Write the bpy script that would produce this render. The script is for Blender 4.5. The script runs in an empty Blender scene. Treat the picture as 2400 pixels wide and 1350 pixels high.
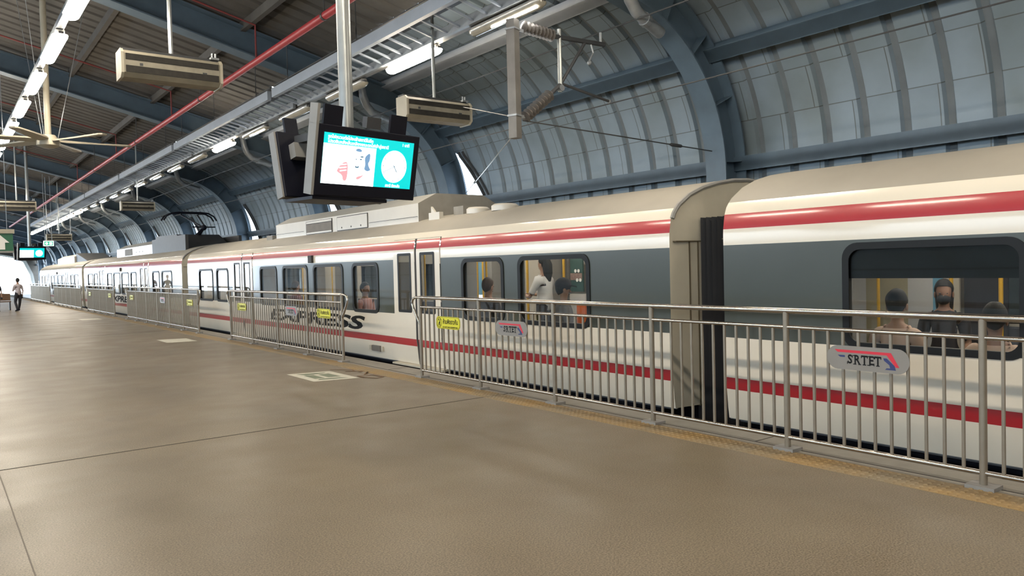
import bpy, bmesh, math, random
from mathutils import Vector, Matrix
random.seed(7)
S = bpy.context.scene
COL = S.collection
PI = math.pi

# ------------------------------------------------------------------ camera
EYE = Vector((0.0, 0.0, 1.65))
RIGHT = Vector((0.7968, -0.6037, -0.0257)); DOWN = Vector((-0.0387, -0.0080, -0.9992)); FWD = Vector((0.6030, 0.7972, -0.0298))
FWD.normalize(); RIGHT = (RIGHT - FWD*RIGHT.dot(FWD)).normalized(); UP = RIGHT.cross(FWD).normalized()
cd = bpy.data.cameras.new('camera'); cam = bpy.data.objects.new('camera', cd); COL.objects.link(cam)
cd.sensor_width = 36.0; cd.lens = 27.0; cd.clip_start = 0.05; cd.clip_end = 600
cam.matrix_world = Matrix((( RIGHT.x, UP.x, -FWD.x, EYE.x), (RIGHT.y, UP.y, -FWD.y, EYE.y), (RIGHT.z, UP.z, -FWD.z, EYE.z), (0,0,0,1)))
S.camera = cam

# ------------------------------------------------------------------ world, exposure
w = bpy.data.worlds.new('overcast sky'); S.world = w; w.use_nodes = True
bg = w.node_tree.nodes['Background']; bg.inputs[0].default_value = (0.74, 0.87, 1.0, 1); bg.inputs[1].default_value = 6.0
S.view_settings.view_transform = 'Standard'; S.view_settings.look = 'None'
S.view_settings.exposure = 0.57; S.view_settings.gamma = 1.0
LAMP = 50.0          # emission of a lit fluorescent diffuser
CARLAMP = 16.0        # ceiling strips inside the train
S.cycles.max_bounces = 7; S.cycles.diffuse_bounces = 4; S.cycles.glossy_bounces = 4; S.cycles.transparent_max_bounces = 24
S.cycles.sample_clamp_indirect = 6.0
S.cycles.caustics_reflective = False; S.cycles.caustics_refractive = False

# ------------------------------------------------------------------ materials
def mat(name, col, rough=0.5, metal=0.0, spec=0.5, var=0.12, scale=6.0, bump=0.0, bscale=60.0, coat=0.0, var2=None):
    m = bpy.data.materials.new(name); m.use_nodes = True
    nt = m.node_tree; N = nt.nodes; L = nt.links; b = N['Principled BSDF']
    tc = N.new('ShaderNodeTexCoord'); nz = N.new('ShaderNodeTexNoise'); nz.inputs['Scale'].default_value = scale; nz.inputs['Detail'].default_value = 6
    L.new(tc.outputs['Object'], nz.inputs['Vector'])
    mx = N.new('ShaderNodeMix'); mx.data_type = 'RGBA'
    c2 = var2 or [max(0, c*(1-var*1.6)) for c in col]
    mx.inputs[6].default_value = (*[min(1, c*(1+var)) for c in col], 1); mx.inputs[7].default_value = (*c2, 1)
    L.new(nz.outputs['Fac'], mx.inputs[0]); L.new(mx.outputs[2], b.inputs['Base Color'])
    b.inputs['Roughness'].default_value = rough; b.inputs['Metallic'].default_value = metal; b.inputs['Specular IOR Level'].default_value = spec
    b.inputs['Coat Weight'].default_value = coat; b.inputs['Coat Roughness'].default_value = 0.10
    if bump:
        n2 = N.new('ShaderNodeTexNoise'); n2.inputs['Scale'].default_value = bscale; n2.inputs['Detail'].default_value = 4
        bp = N.new('ShaderNodeBump'); bp.inputs['Strength'].default_value = bump; bp.inputs['Distance'].default_value = 0.01
        L.new(tc.outputs['Object'], n2.inputs['Vector']); L.new(n2.outputs['Fac'], bp.inputs['Height']); L.new(bp.outputs['Normal'], b.inputs['Normal'])
    return m

def emit(name, col, strength):
    m = bpy.data.materials.new(name); m.use_nodes = True; N = m.node_tree.nodes; b = N['Principled BSDF']
    b.inputs['Base Color'].default_value = (*col, 1); b.inputs['Emission Color'].default_value = (*col, 1); b.inputs['Emission Strength'].default_value = strength
    b.inputs['Roughness'].default_value = 0.4
    return m

def glass(name, tint, refl=1.5, rough=0.02):
    m = bpy.data.materials.new(name); m.use_nodes = True; nt = m.node_tree; N = nt.nodes; L = nt.links
    N.remove(N['Principled BSDF']); out = N['Material Output']
    t = N.new('ShaderNodeBsdfTransparent'); t.inputs[0].default_value = (*tint, 1)
    g = N.new('ShaderNodeBsdfGlossy'); g.inputs['Roughness'].default_value = rough
    f = N.new('ShaderNodeFresnel'); ge = N.new('ShaderNodeNewGeometry'); mr = N.new('ShaderNodeMapRange')
    mr.inputs[3].default_value = refl; mr.inputs[4].default_value = 1/refl      # both faces of the pane reflect like an outer face
    L.new(ge.outputs['Backfacing'], mr.inputs[0]); L.new(mr.outputs[0], f.inputs['IOR'])
    mx = N.new('ShaderNodeMixShader'); L.new(f.outputs[0], mx.inputs[0]); L.new(t.outputs[0], mx.inputs[1]); L.new(g.outputs[0], mx.inputs[2])
    L.new(mx.outputs[0], out.inputs['Surface'])
    return m

def floor_material():
    m = bpy.data.materials.new('terrazzo platform paving'); m.use_nodes = True; nt = m.node_tree; N = nt.nodes; L = nt.links; b = N['Principled BSDF']
    tc = N.new('ShaderNodeTexCoord')
    def noise(sc, det=5):
        n = N.new('ShaderNodeTexNoise'); n.inputs['Scale'].default_value = sc; n.inputs['Detail'].default_value = det; L.new(tc.outputs['Object'], n.inputs['Vector']); return n
    def ramp(n, a, bb, ca, cb):
        r = N.new('ShaderNodeValToRGB'); r.color_ramp.elements[0].position = a; r.color_ramp.elements[1].position = bb
        r.color_ramp.elements[0].color = (*ca, 1); r.color_ramp.elements[1].color = (*cb, 1); L.new(n.outputs['Fac'], r.inputs[0]); return r
    big = ramp(noise(0.55), .3, .72, (.165, .133, .090), (.212, .172, .118))
    spk = ramp(noise(95, 3), .36, .66, (.55, .55, .55), (1.32, 1.32, 1.32))
    mul = N.new('ShaderNodeMix'); mul.data_type = 'RGBA'; mul.blend_type = 'MULTIPLY'; mul.inputs[0].default_value = 1
    L.new(big.outputs[0], mul.inputs[6]); L.new(spk.outputs[0], mul.inputs[7]); L.new(mul.outputs[2], b.inputs['Base Color'])
    rr = ramp(noise(1.3), .3, .75, (.33, .33, .33), (.47, .47, .47)); L.new(rr.outputs[0], b.inputs['Roughness'])
    b.inputs['Specular IOR Level'].default_value = 0.4
    bp = N.new('ShaderNodeBump'); bp.inputs['Strength'].default_value = .12; bp.inputs['Distance'].default_value = .004
    L.new(noise(140, 2).outputs['Fac'], bp.inputs['Height']); L.new(bp.outputs['Normal'], b.inputs['Normal'])
    return m

def tactile_material():
    m = bpy.data.materials.new('worn yellow tactile paving'); m.use_nodes = True; nt = m.node_tree; N = nt.nodes; L = nt.links; b = N['Principled BSDF']
    tc = N.new('ShaderNodeTexCoord')
    n = N.new('ShaderNodeTexNoise'); n.inputs['Scale'].default_value = 1.6; n.inputs['Detail'].default_value = 7; L.new(tc.outputs['Object'], n.inputs['Vector'])
    r = N.new('ShaderNodeValToRGB'); r.color_ramp.elements[0].position = .34; r.color_ramp.elements[1].position = .66
    r.color_ramp.elements[0].color = (.21, .17, .11, 1); r.color_ramp.elements[1].color = (.29, .185, .07, 1)
    L.new(n.outputs['Fac'], r.inputs[0]); L.new(r.outputs[0], b.inputs['Base Color']); b.inputs['Roughness'].default_value = .6
    return m

def clad_material():
    # silver faced insulation behind the cladding: fine stitched grid, stains
    m = bpy.data.materials.new('silver faced wall cladding'); m.use_nodes = True; nt = m.node_tree; N = nt.nodes; L = nt.links; b = N['Principled BSDF']
    tc = N.new('ShaderNodeTexCoord'); uv = N.new('ShaderNodeUVMap')
    br = N.new('ShaderNodeTexBrick'); br.offset = .5; br.inputs['Scale'].default_value = 1.0; br.inputs['Mortar Size'].default_value = .008
    br.inputs['Brick Width'].default_value = 1.15; br.inputs['Row Height'].default_value = .62
    br.inputs['Color1'].default_value = (.225, .28, .325, 1); br.inputs['Color2'].default_value = (.20, .25, .29, 1); br.inputs['Mortar'].default_value = (.11, .125, .13, 1)
    L.new(uv.outputs[0], br.inputs['Vector'])
    n = N.new('ShaderNodeTexNoise'); n.inputs['Scale'].default_value = .9; n.inputs['Detail'].default_value = 7; L.new(tc.outputs['Object'], n.inputs['Vector'])
    r = N.new('ShaderNodeValToRGB'); r.color_ramp.elements[0].position = .3; r.color_ramp.elements[1].position = .65
    r.color_ramp.elements[0].color = (.78, .76, .70, 1); r.color_ramp.elements[1].color = (1.08, 1.08, 1.08, 1); L.new(n.outputs['Fac'], r.inputs[0])
    mul = N.new('ShaderNodeMix'); mul.data_type = 'RGBA'; mul.blend_type = 'MULTIPLY'; mul.inputs[0].default_value = 1
    L.new(br.outputs['Color'], mul.inputs[6]); L.new(r.outputs[0], mul.inputs[7]); L.new(mul.outputs[2], b.inputs['Base Color'])
    b.inputs['Roughness'].default_value = .5; b.inputs['Metallic'].default_value = .15
    return m

M = dict(
    floor=floor_material(), tactile=tactile_material(), clad=clad_material(),
    groove=mat('shade toned cladding groove', (.15, .17, .18), .75, var=.25, scale=3),  # darker colour carries the shade inside the recessed troughs
    concrete=mat('grey platform edge concrete', (.24, .225, .195), .7, var=.2, scale=5, bump=.2),
    joint=mat('dark rubber joint', (.05, .045, .038), .8),
    joint_soft=mat('faint paving joint', (.15, .128, .1), .6),
    ballast=mat('dark track slab', (.035, .033, .03), .9, var=.3, bump=.5, bscale=30),
    deck=mat('dusty dark roof deck', (.088, .080, .070), .75, var=.3, scale=2.2),
    steel=mat('blue grey painted steel', (.092, .136, .178), .5, var=.22, scale=2.5),
    purlin=mat('purlin whitened as lit', (.60, .64, .70), .5, var=.1, scale=3),  # light falling on this purlin is put into its pale colour
    steel_lt=mat('pale blue painted steel', (.30, .345, .40), .5, var=.12, scale=3),
    galv=mat('galvanised steel', (.32, .34, .355), .45, metal=.55, var=.2, scale=9),
    stain=mat('brushed stainless steel', (.46, .425, .375), .19, metal=1.0, var=.08, scale=20),
    bar=mat('dull stainless baluster', (.30, .262, .208), .38, metal=.55, var=.12, scale=12),
    red_dk=mat('dark red branch pipe paint', (.17, .022, .022), .55, var=.25, scale=5),
    casing=mat('dusty air curtain casing', (.29, .262, .20), .6, var=.3, scale=6),
    pole=mat('galvanised pole', (.36, .38, .375), .35, metal=.6, var=.15, scale=8),
    black=mat('matt black metal', (.008, .009, .016), .4, spec=.2, var=.2),
    dark=mat('dark grey metal', (.05, .052, .055), .5, var=.2),
    edge=mat('grey bare casing edge', (.27, .265, .25), .5, var=.15),
    cream=mat('yellowed cream casing', (.42, .385, .30), .5, var=.14, scale=5),
    slot=mat('dusty black slot', (.03, .027, .022), .85, var=.4, scale=18),
    red=mat('red pipe paint', (.40, .035, .045), .45, var=.2, scale=5),
    t_white=mat('cream white train paint', (.80, .735, .61), .28, var=.05, scale=1.5, coat=.7),
    t_red=mat('red train stripe', (.43, .010, .022), .28, var=.06, scale=2, coat=.7),
    t_grey=mat('slate grey train band', (.043, .051, .038), .3, var=.1, scale=2, coat=.7),
    t_roof=mat('dusty beige train roof', (.36, .33, .275), .6, var=.14, scale=1.2),
    t_end=mat('beige gangway end panel', (.54, .495, .39), .6, var=.16, scale=2),
    t_groove=mat('brown panel groove', (.10, .078, .045), .7),
    t_seam=mat('dark panel seam', (.03, .028, .026), .6),
    t_unit=mat('off white roof housing', (.62, .59, .52), .4, var=.08, scale=2, coat=.4),
    t_unitg=mat('grey roof housing end', (.27, .255, .225), .6, var=.15),
    rubber=mat('black rubber', (.012, .012, .014), .55, var=.2),
    gasket=mat('black window gasket', (.008, .009, .010), .45, spec=.25, var=.1),
    louvre=mat('brown louvre grille', (.17, .15, .125), .6, var=.2),
    glass=glass('tinted train glass', (.80, .81, .80), 1.45),
    dglass=glass('dark door glass', (.62, .64, .64), 1.45),
    lining=mat('cream interior panel', (.52, .47, .40), .5, var=.05),
    lin_tan=mat('tan interior panel', (.40, .355, .235), .5, var=.08),
    lin_gry=mat('grey interior panel', (.26, .25, .235), .45, var=.08),
    lin_wht=mat('white interior panel', (.55, .54, .54), .45, var=.05),
    lin_blu=mat('blue advert panel', (.16, .36, .50), .4, var=.06),
    lin_grn=mat('dark green poster', (.035, .085, .075), .4, var=.15),
    lin_pink=mat('poster picture strip', (.30, .20, .17), .5, var=.4, scale=22),
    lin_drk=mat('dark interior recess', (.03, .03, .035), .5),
    lin_flr=mat('train floor vinyl', (.11, .11, .115), .5),
    seat=mat('dark seat cover', (.06, .065, .08), .6, var=.15),
    yellow=mat('yellow grab pole', (.62, .36, .03), .35, var=.05),
    orange=mat('orange locker', (.62, .13, .03), .4, var=.05),
    s_yel=mat('yellow sign face', (.74, .70, .02), .35, var=.05),
    s_grey=mat('grey sign plate', (.27, .25, .225), .4, var=.08, metal=.2),
    s_red=mat('sign red', (.66, .03, .055), .4, var=.04),
    s_blue=mat('sign navy', (.03, .045, .16), .4, var=.04),
    s_ink=mat('sign black ink', (.010, .011, .012), .7, spec=.2, var=.04),
    s_white=mat('sign white', (.80, .80, .76), .4, var=.04),
    s_decal=mat('worn white floor decal', (.56, .54, .45), .5, var=.18, scale=14),
    s_green=mat('dull green decal print', (.17, .20, .135), .5, var=.2, scale=14),
    s_brown=mat('brown floor paint', (.17, .09, .035), .6, var=.3, scale=20),
    wood=mat('brown timber', (.16, .09, .05), .6),
    skin=mat('skin', (.40, .235, .16), .5, var=.06), skin_d=mat('tan skin', (.30, .165, .11), .5, var=.06),
    hair=mat('black hair', (.012, .011, .011), .7, var=.2, scale=30), hair_b=mat('brown hair', (.055, .03, .02), .7, var=.3, scale=30),
    cl_white=mat('white shirt cloth', (.60, .58, .56), .8, var=.06), cl_pink=mat('dusty pink cloth', (.40, .20, .18), .8, var=.1),
    cl_peach=mat('peach cloth', (.62, .44, .34), .8, var=.1), cl_dark=mat('dark cloth', (.03, .03, .036), .85, var=.2),
    cl_grey=mat('grey cloth', (.18, .18, .19), .85, var=.15), cl_lav=mat('pale shirt cloth', (.56, .50, .52), .8, var=.08),
    cl_mar=mat('maroon cloth', (.16, .045, .05), .85, var=.15), mask=mat('black face mask', (.02, .02, .022), .8), eye=mat('eye', (.02, .015, .012), .2),
    lamp_on=emit('lit fluorescent diffuser', (1.0, .885, .72), LAMP),
    lamp_off=mat('dusty clear diffuser', (.36, .33, .26), .22, var=.2, scale=7, coat=.6),
    strip_glow=emit('glowing lamp strip', (1.0, .97, .92), 30.0),
    car_lamp=emit('train ceiling light strip', (1.0, .93, .82), CARLAMP),
    scr_teal=emit('teal screen', (.0, .56, .58), .62), scr_white=emit('white screen', (.93, 1.0, 1.0), 1.6), scr_pink=emit('screen pink', (.78, .30, .34), .72),
    scr_soft=emit('screen pale pink', (.95, .80, .82), 1.3), scr_ink=emit('screen dark', (.04, .12, .2), .6), scr_hair=emit('screen grey blue', (.16, .30, .50), .55),
    ex_green=emit('green exit sign', (.02, .30, .17), .9), ex_white=emit('exit sign white', (.85, 1.0, .92), 1.6), ex_dull=mat('green sign face', (.02, .13, .07), .4),
)

# ------------------------------------------------------------------ mesh builder
class MB:
    def __init__(s): s.v = []; s.f = []; s.m = []; s.mi = 0; s.uv = {}
    def use(s, i): s.mi = i; return s
    def face(s, idx): s.f.append(tuple(idx)); s.m.append(s.mi)
    def add(s, vs, fs):
        o = len(s.v); s.v += [Vector(v) for v in vs]
        for f in fs: s.face([i+o for i in f])
        return s
    def hexa(s, p): return s.add(p, [(0,3,2,1),(4,5,6,7),(0,1,5,4),(1,2,6,5),(2,3,7,6),(3,0,4,7)])
    def box(s, x0, x1, y0, y1, z0, z1):
        return s.hexa([(x0,y0,z0),(x1,y0,z0),(x1,y1,z0),(x0,y1,z0),(x0,y0,z1),(x1,y0,z1),(x1,y1,z1),(x0,y1,z1)])
    def obox(s, c, u, v, n, a, b, d):      # centre, three unit axes, three half sizes
        c, u, v, n = map(Vector, (c, u, v, n))
        return s.hexa([c+u*i*a+v*j*b+n*k*d for k in (-1,1) for i, j in ((-1,-1),(1,-1),(1,1),(-1,1))])
    def tube(s, pts, r, n=10, cap=True):
        pts = [Vector(p) for p in pts]; rs = r if isinstance(r, (list, tuple)) else [r]*len(pts); o = len(s.v)
        t0 = (pts[1]-pts[0]).normalized(); a = Vector((0,0,1)) if abs(t0.z) < .9 else Vector((1,0,0)); u = t0.cross(a).normalized()
        for i, p in enumerate(pts):
            t = ((pts[i+1]-p).normalized() if i < len(pts)-1 else Vector()) + ((p-pts[i-1]).normalized() if i else Vector())
            t.normalize(); u = (u - t*u.dot(t)).normalized(); v = t.cross(u)
            s.v += [p + (u*math.cos(2*PI*k/n) + v*math.sin(2*PI*k/n))*rs[i] for k in range(n)]
        for i in range(len(pts)-1):
            for k in range(n):
                k2 = (k+1) % n; s.face((o+i*n+k, o+i*n+k2, o+(i+1)*n+k2, o+(i+1)*n+k))
        if cap: s.face([o+k for k in range(n)][::-1]); s.face([o+(len(pts)-1)*n+k for k in range(n)])
        return s
    def prism(s, poly, ext):                # planar polygon of 3d points pushed along ext
        poly = [Vector(p) for p in poly]; e = Vector(ext); n = len(poly)
        return s.add(poly + [p+e for p in poly], [tuple(range(n))[::-1], tuple(range(n, 2*n))] + [(i, (i+1) % n, n+(i+1) % n, n+i) for i in range(n)])
    def ball(s, c, r, n=12, m=8):
        c = Vector(c); r = Vector((r,r,r)) if not hasattr(r, '__len__') else Vector(r); o = len(s.v)
        for j in range(1, m):
            for i in range(n):
                a, b = 2*PI*i/n, PI*j/m
                s.v.append(c + Vector((r.x*math.sin(b)*math.cos(a), r.y*math.sin(b)*math.sin(a), r.z*math.cos(b))))
        t = len(s.v); s.v += [c+Vector((0,0,r.z)), c-Vector((0,0,r.z))]
        for j in range(m-2):
            for i in range(n): s.face((o+j*n+i, o+(j+1)*n+i, o+(j+1)*n+(i+1) % n, o+j*n+(i+1) % n))
        for i in range(n): s.face((t, o+i, o+(i+1) % n)); s.face((t+1, o+(m-2)*n+(i+1) % n, o+(m-2)*n+i))
        return s
    def mesh(s, name, mats, org=(0,0,0), smooth=False):
        me = bpy.data.meshes.new(name); o = Vector(org)
        me.from_pydata([tuple(v-o) for v in s.v], [], s.f)
        for m in (mats if isinstance(mats, (list, tuple)) else [mats]): me.materials.append(m)
        me.polygons.foreach_set('material_index', s.m)
        me.polygons.foreach_set('use_smooth', [smooth]*len(s.f))
        bm = bmesh.new(); bm.from_mesh(me); bmesh.ops.recalc_face_normals(bm, faces=bm.faces); bm.to_mesh(me); bm.free()
        if smooth:
            try: me.set_sharp_from_angle(angle=math.radians(40))
            except Exception: pass
        me.update(); return me
    def build(s, name, mats, parent=None, smooth=False, local=False, bevel=0):
        org = Vector((0,0,0)) if (parent is None or local) else WLOC[parent.name]
        o = bpy.data.objects.new(name, s.mesh(name, mats, org, smooth)); COL.objects.link(o)
        if parent is not None: o.parent = parent
        WLOC[o.name] = Vector(org)
        if bevel:
            b = o.modifiers.new('bevel', 'BEVEL'); b.width = bevel; b.segments = 2; b.limit_method = 'ANGLE'
        return o
WLOC = {}
def tag(o, label, cat, group=None, kind=None):
    o['label'] = label; o['category'] = cat
    if group: o['group'] = group
    if kind: o['kind'] = kind
    return o
def thing(name, label, cat, loc=(0,0,0), group=None, rotz=0.0):
    o = bpy.data.objects.new(name, None); COL.objects.link(o); o.location = loc; o.rotation_euler = (0,0,rotz); o.empty_display_size = .1
    WLOC[o.name] = Vector(loc); return tag(o, label, cat, group)
def struct(o): o['kind'] = 'structure'; return o
def link_copy(o, parent=None, loc=None):
    c = o.copy(); COL.objects.link(c)
    if parent is not None: c.parent = parent
    if loc is not None: c.location = loc
    WLOC[c.name] = WLOC.get(o.name, Vector()).copy()
    return c
def copy_tree(root, loc, label=None, group=None):
    r = link_copy(root, None, loc); WLOC[r.name] = Vector(loc)
    if label: r['label'] = label
    if group: r['group'] = group
    for ch in list(root.children):
        c = link_copy(ch, r)
        for g in list(ch.children): link_copy(g, c)
    return r
ORD = ['first','second','third','fourth','fifth','sixth','seventh','eighth','ninth','tenth','eleventh','twelfth','thirteenth','fourteenth','fifteenth','sixteenth','seventeenth','eighteenth','nineteenth','twentieth','twenty-first','twenty-second','twenty-third','twenty-fourth','twenty-fifth','twenty-sixth']

def text_mesh(body, size, bold=0.0, shear=0.0, align='CENTER'):
    cu = bpy.data.curves.new('t', 'FONT'); cu.body = body; cu.size = size; cu.align_x = align; cu.align_y = 'CENTER'; cu.offset = bold; cu.shear = shear; cu.resolution_u = 3
    ob = bpy.data.objects.new('t', cu); COL.objects.link(ob); dg = bpy.context.evaluated_depsgraph_get(); dg.update()
    me = bpy.data.meshes.new_from_object(ob.evaluated_get(dg)); vs = [v.co.copy() for v in me.vertices]; fs = [tuple(p.vertices) for p in me.polygons]
    bpy.data.objects.remove(ob); bpy.data.curves.remove(cu); bpy.data.meshes.remove(me)
    return vs, fs
def put_text(mb, body, size, c, u, v, n, sx=1.0, fit=None, **k):
    vs, fs = text_mesh(body, size, **k); c, u, v, n = map(Vector, (c, u, v, n))
    if fit and vs:
        wdt = max(p.x for p in vs)-min(p.x for p in vs); sx = fit/max(wdt, 1e-6)
    mb.add([c + u*p.x*sx + v*p.y + n*.0 for p in vs], fs)

def rrect(w, h, r, n=6):                     # rounded rectangle outline, counter-clockwise, in (u, v)
    out = []
    for cx, cy, a0 in ((w/2-r, h/2-r, 0), (-w/2+r, h/2-r, PI/2), (-w/2+r, -h/2+r, PI), (w/2-r, -h/2+r, 1.5*PI)):
        out += [(cx+r*math.cos(a0+PI/2*i/n), cy+r*math.sin(a0+PI/2*i/n)) for i in range(n+1)]
    return out
def ring(mb, c, u, v, nrm, w, h, r, t, d):   # rounded frame, thickness t, standing d proud along nrm
    c, u, v, nrm = map(Vector, (c, u, v, nrm)); A = rrect(w, h, r); B = rrect(w-2*t, h-2*t, max(r-t*.6, .01)); n = len(A)
    P = [c+u*a+v*b for a, b in A] + [c+u*a+v*b for a, b in B]; Q = [p+nrm*d for p in P]
    fs = []
    for i in range(n):
        j = (i+1) % n
        fs += [(2*n+i, 2*n+j, 3*n+j, 3*n+i), (i, j, 2*n+j, 2*n+i), (n+i, 3*n+i, 3*n+j, n+j), (i, n+i, n+j, j)]
    mb.add(P+Q, fs)
def plate(mb, c, u, v, nrm, w, h, r, d):
    c, u, v, nrm = map(Vector, (c, u, v, nrm)); mb.prism([c+u*a+v*b for a, b in rrect(w, h, r)], nrm*d)

XA, YA, ZA = Vector((1,0,0)), Vector((0,1,0)), Vector((0,0,1))
EDGE = 6.27       # platform edge
TX = 6.5          # train side
RAIL = 5.83       # railing line

# ================================================================== SETTING
struct(MB().box(-7.5, 5.48, -22, 150, -.35, 0).build('floor', M['floor']))
fe = MB().box(5.48, EDGE, -22, 150, -1.15, -.001); struct(fe.build('floor_edge', M['concrete']))
struct(MB().box(5.87, 5.89, -22, 150, -.0005, .0015).build('trim_1', M['joint']))
tb = MB().box(5.48, 5.79, -22, 150, -.001, .002)
for iy in range(0, 190):                     # truncated studs of the tactile strip
    for ix in range(5):
        x = 5.51+.062*ix; y = .6+.062*iy
        tb.add([(x-.017,y-.017,.002),(x+.017,y-.017,.002),(x+.017,y+.017,.002),(x-.017,y+.017,.002),(x-.010,y-.010,.0075),(x+.010,y-.010,.0075),(x+.010,y+.010,.0075),(x-.010,y+.010,.0075)], [(4,5,6,7),(0,1,5,4),(1,2,6,5),(2,3,7,6),(3,0,4,7)])
struct(tb.build('floor_tactile_strip', M['tactile']))
for i, y in enumerate((7.9, -8.0, 23.8, 39.7, 55.6)):
    struct(MB().box(-7.5, EDGE-.01, y-.009, y+.009, -.01, .0022).build('trim_%d' % (2+i), M['joint']))
struct(MB().box(.4-.004, .4+.004, -22, 150, -.01, .0012).build('trim_7', M['joint_soft']))
for i, y in enumerate((4.2, 11.2, 14.6)):
    struct(MB().box(5.9, EDGE-.005, y-.006, y+.006, -.01, .0012).build('trim_%d' % (8+i), M['joint']))
struct(MB().box(EDGE-.2, 13, -22, 150, -1.25, -1.1).build('ground_track_bed', M['ballast']))

def deck_z(x): return 5.911+(8.286-abs(x))*math.tan(math.radians(14))
# ---- shell: arch centre and radii
CX, CZ, RI, RO = 7.56, 3.0, 2.34, 3.0
SL = math.radians(14.0)
def arc(R, a0, a1, n): return [(CX+R*math.cos(a0+(a1-a0)*i/n), CZ+R*math.sin(a0+(a1-a0)*i/n)) for i in range(n+1)]
def profile(R, zbot=-1.1, ridge=0.0, n=16):
    p = [(CX+R, zbot), (CX+R, 1.2), (CX+R, 2.4)] + arc(R, 0, PI/2-SL, n)
    x, z = p[-1]; 
    for k in (.34, .67, 1.0): p.append((x+(ridge-x)*k, z+(x-ridge)*k*math.tan(SL)))
    return p
RIBY = [7.7+7.93*k for k in range(-3, 14)]
CLAD = [(x, z) for x, z in profile(RO, -1.1, 7.0, 36)]
def clad_bay(y0, y1, slit):
    mb = MB(); uvs = []; P = CLAD
    prof = []                                # (y offset, radial offset, is groove)
    pitch = .565; g = .15; y = y0+.12
    prof.append((y0, 0, 0))
    while y < y1-.05:
        prof += [(y, 0, 0), (y+.03, .055, 1), (y+g-.03, .055, 1), (y+g, 0, 0)]; y += pitch
    prof.append((y1, 0, 0))
    s = [0]
    for i in range(1, len(P)): s.append(s[-1]+math.dist(P[i], P[i-1]))
    rows = []
    for i, (x, z) in enumerate(P):
        a = P[max(i-1,0)]; b = P[min(i+1,len(P)-1)]; tx, tz = b[0]-a[0], b[1]-a[1]; l = math.hypot(tx, tz); nx, nz = tz/l, -tx/l
        ym = y1 - (min(.58*max(0, 4.3-z), 1.1)+.16 if slit and z < 4.35 else .0)
        rows.append([len(mb.v)+k for k in range(len(prof))])
        for (yy, d, gg) in prof:
            yy = min(yy, ym); mb.v.append(Vector((x+nx*d, yy, z+nz*d))); uvs.append((yy, s[i]))
    for i in range(len(P)-1):
        for k in range(len(prof)-1):
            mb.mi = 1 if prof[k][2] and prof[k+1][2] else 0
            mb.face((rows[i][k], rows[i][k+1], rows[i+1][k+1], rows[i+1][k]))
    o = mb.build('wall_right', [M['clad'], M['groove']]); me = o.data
    ul = me.uv_layers.new(name='UVMap')
    for lp in me.loops: ul.data[lp.index].uv = uvs[lp.vertex_index]
    struct(o)
    if slit:
        e = MB()
        pts = [(x, y1-(min(.58*max(0, 4.3-z), 1.1)+.16), z) for x, z in P if -1 < z < 4.4 and x > CX]
        e.tube([(p[0]-.03, p[1], p[2]) for p in pts], .035, 6); struct(e.build('trim_20', M['dark']))
        e = MB(); e.tube([(p[0]-.03, p[1]-.17, p[2]) for p in pts], .03, 6); struct(e.build('trim_21', M['dark']))
for k in range(len(RIBY)-1):
    clad_bay(RIBY[k], RIBY[k+1], k+1 >= 4)
# roof deck over the platform, mirrored to the far side of the island platform
def deck():
    mb = MB(); x0, z0 = CLAD[-1]; zr = z0+7.0*math.tan(SL)
    for a, b in (((x0, z0), (0, zr)), ((0, zr), (-x0, z0))):
        y = RIBY[0]; n = 0
        while y < RIBY[-1]:
            y2 = min(y+.45, RIBY[-1]); d = .05
            for ya, yb, za, zb in ((y, y+.30, 0, 0), (y+.30, y+.33, 0, d), (y+.33, y+.42, d, d), (y+.42, y2, d, 0)):
                mb.add([(a[0], ya, a[1]+za), (b[0], ya, b[1]+za), (b[0], yb, b[1]+zb), (a[0], yb, a[1]+zb)], [(0,1,2,3)])
            y = y2
    struct(mb.build('ceiling', M['deck']))
deck()
# far (left) side shell: closed low wall, daylight band under the eave, open beyond the halfway point
lw = MB()
LP = [(-x, z) for x, z in CLAD if z > 4.35]
for i in range(len(LP)-1): lw.add([(LP[i][0], RIBY[0], LP[i][1]), (LP[i+1][0], RIBY[0], LP[i+1][1]), (LP[i+1][0], RIBY[-1], LP[i+1][1]), (LP[i][0], RIBY[-1], LP[i][1])], [(0,1,2,3)])
lw.box(-10.75, -10.6, RIBY[0], 70, -1.2, 2.7)
struct(lw.build('wall_left', M['clad']))
ul = bpy.data.objects['wall_left'].data.uv_layers.new(name='UVMap')
struct(MB().box(-10.8, 10.7, RIBY[0]-.2, RIBY[0], -1.2, 9).build('wall_back', M['clad']))  # unseen wall, added to keep daylight off the near end
bpy.data.objects['wall_back'].data.uv_layers.new(name='UVMap')
struct(MB().box(-13, -7.4, -22, 150, -1.25, -1.1).build('ground_far_track_bed', M['ballast']))
# purlins
def purlin(i, x0, x1, z0, z1, m, y0=RIBY[0], y1=RIBY[-1]):
    struct(MB().box(x0, x1, y0, y1, z0, z1).build('trim_%d' % i, m))
def purlin_at(i, ang, depth, wid, m):
    a = math.radians(ang); c = Vector((CX+(RO-.02-depth/2)*math.cos(a), (RIBY[0]+RIBY[-1])/2, CZ+(RO-.02-depth/2)*math.sin(a)))
    n = Vector((math.cos(a), 0, math.sin(a))); t = Vector((-math.sin(a), 0, math.cos(a)))
    mb = MB().obox(c, n, YA, t, depth/2, (RIBY[-1]-RIBY[0])/2, wid/2)
    mb.obox(c-n*(depth/2-.01)-t*(.0), n, YA, t, .01, (RIBY[-1]-RIBY[0])/2, wid/2+.012)
    struct(mb.build('trim_%d' % i, m))
purlin_at(30, 3.5, .2, .2, M['steel']); purlin_at(31, 40, .2, .2, M['steel']); purlin_at(32, 73, .16, .22, M['purlin'])
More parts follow.
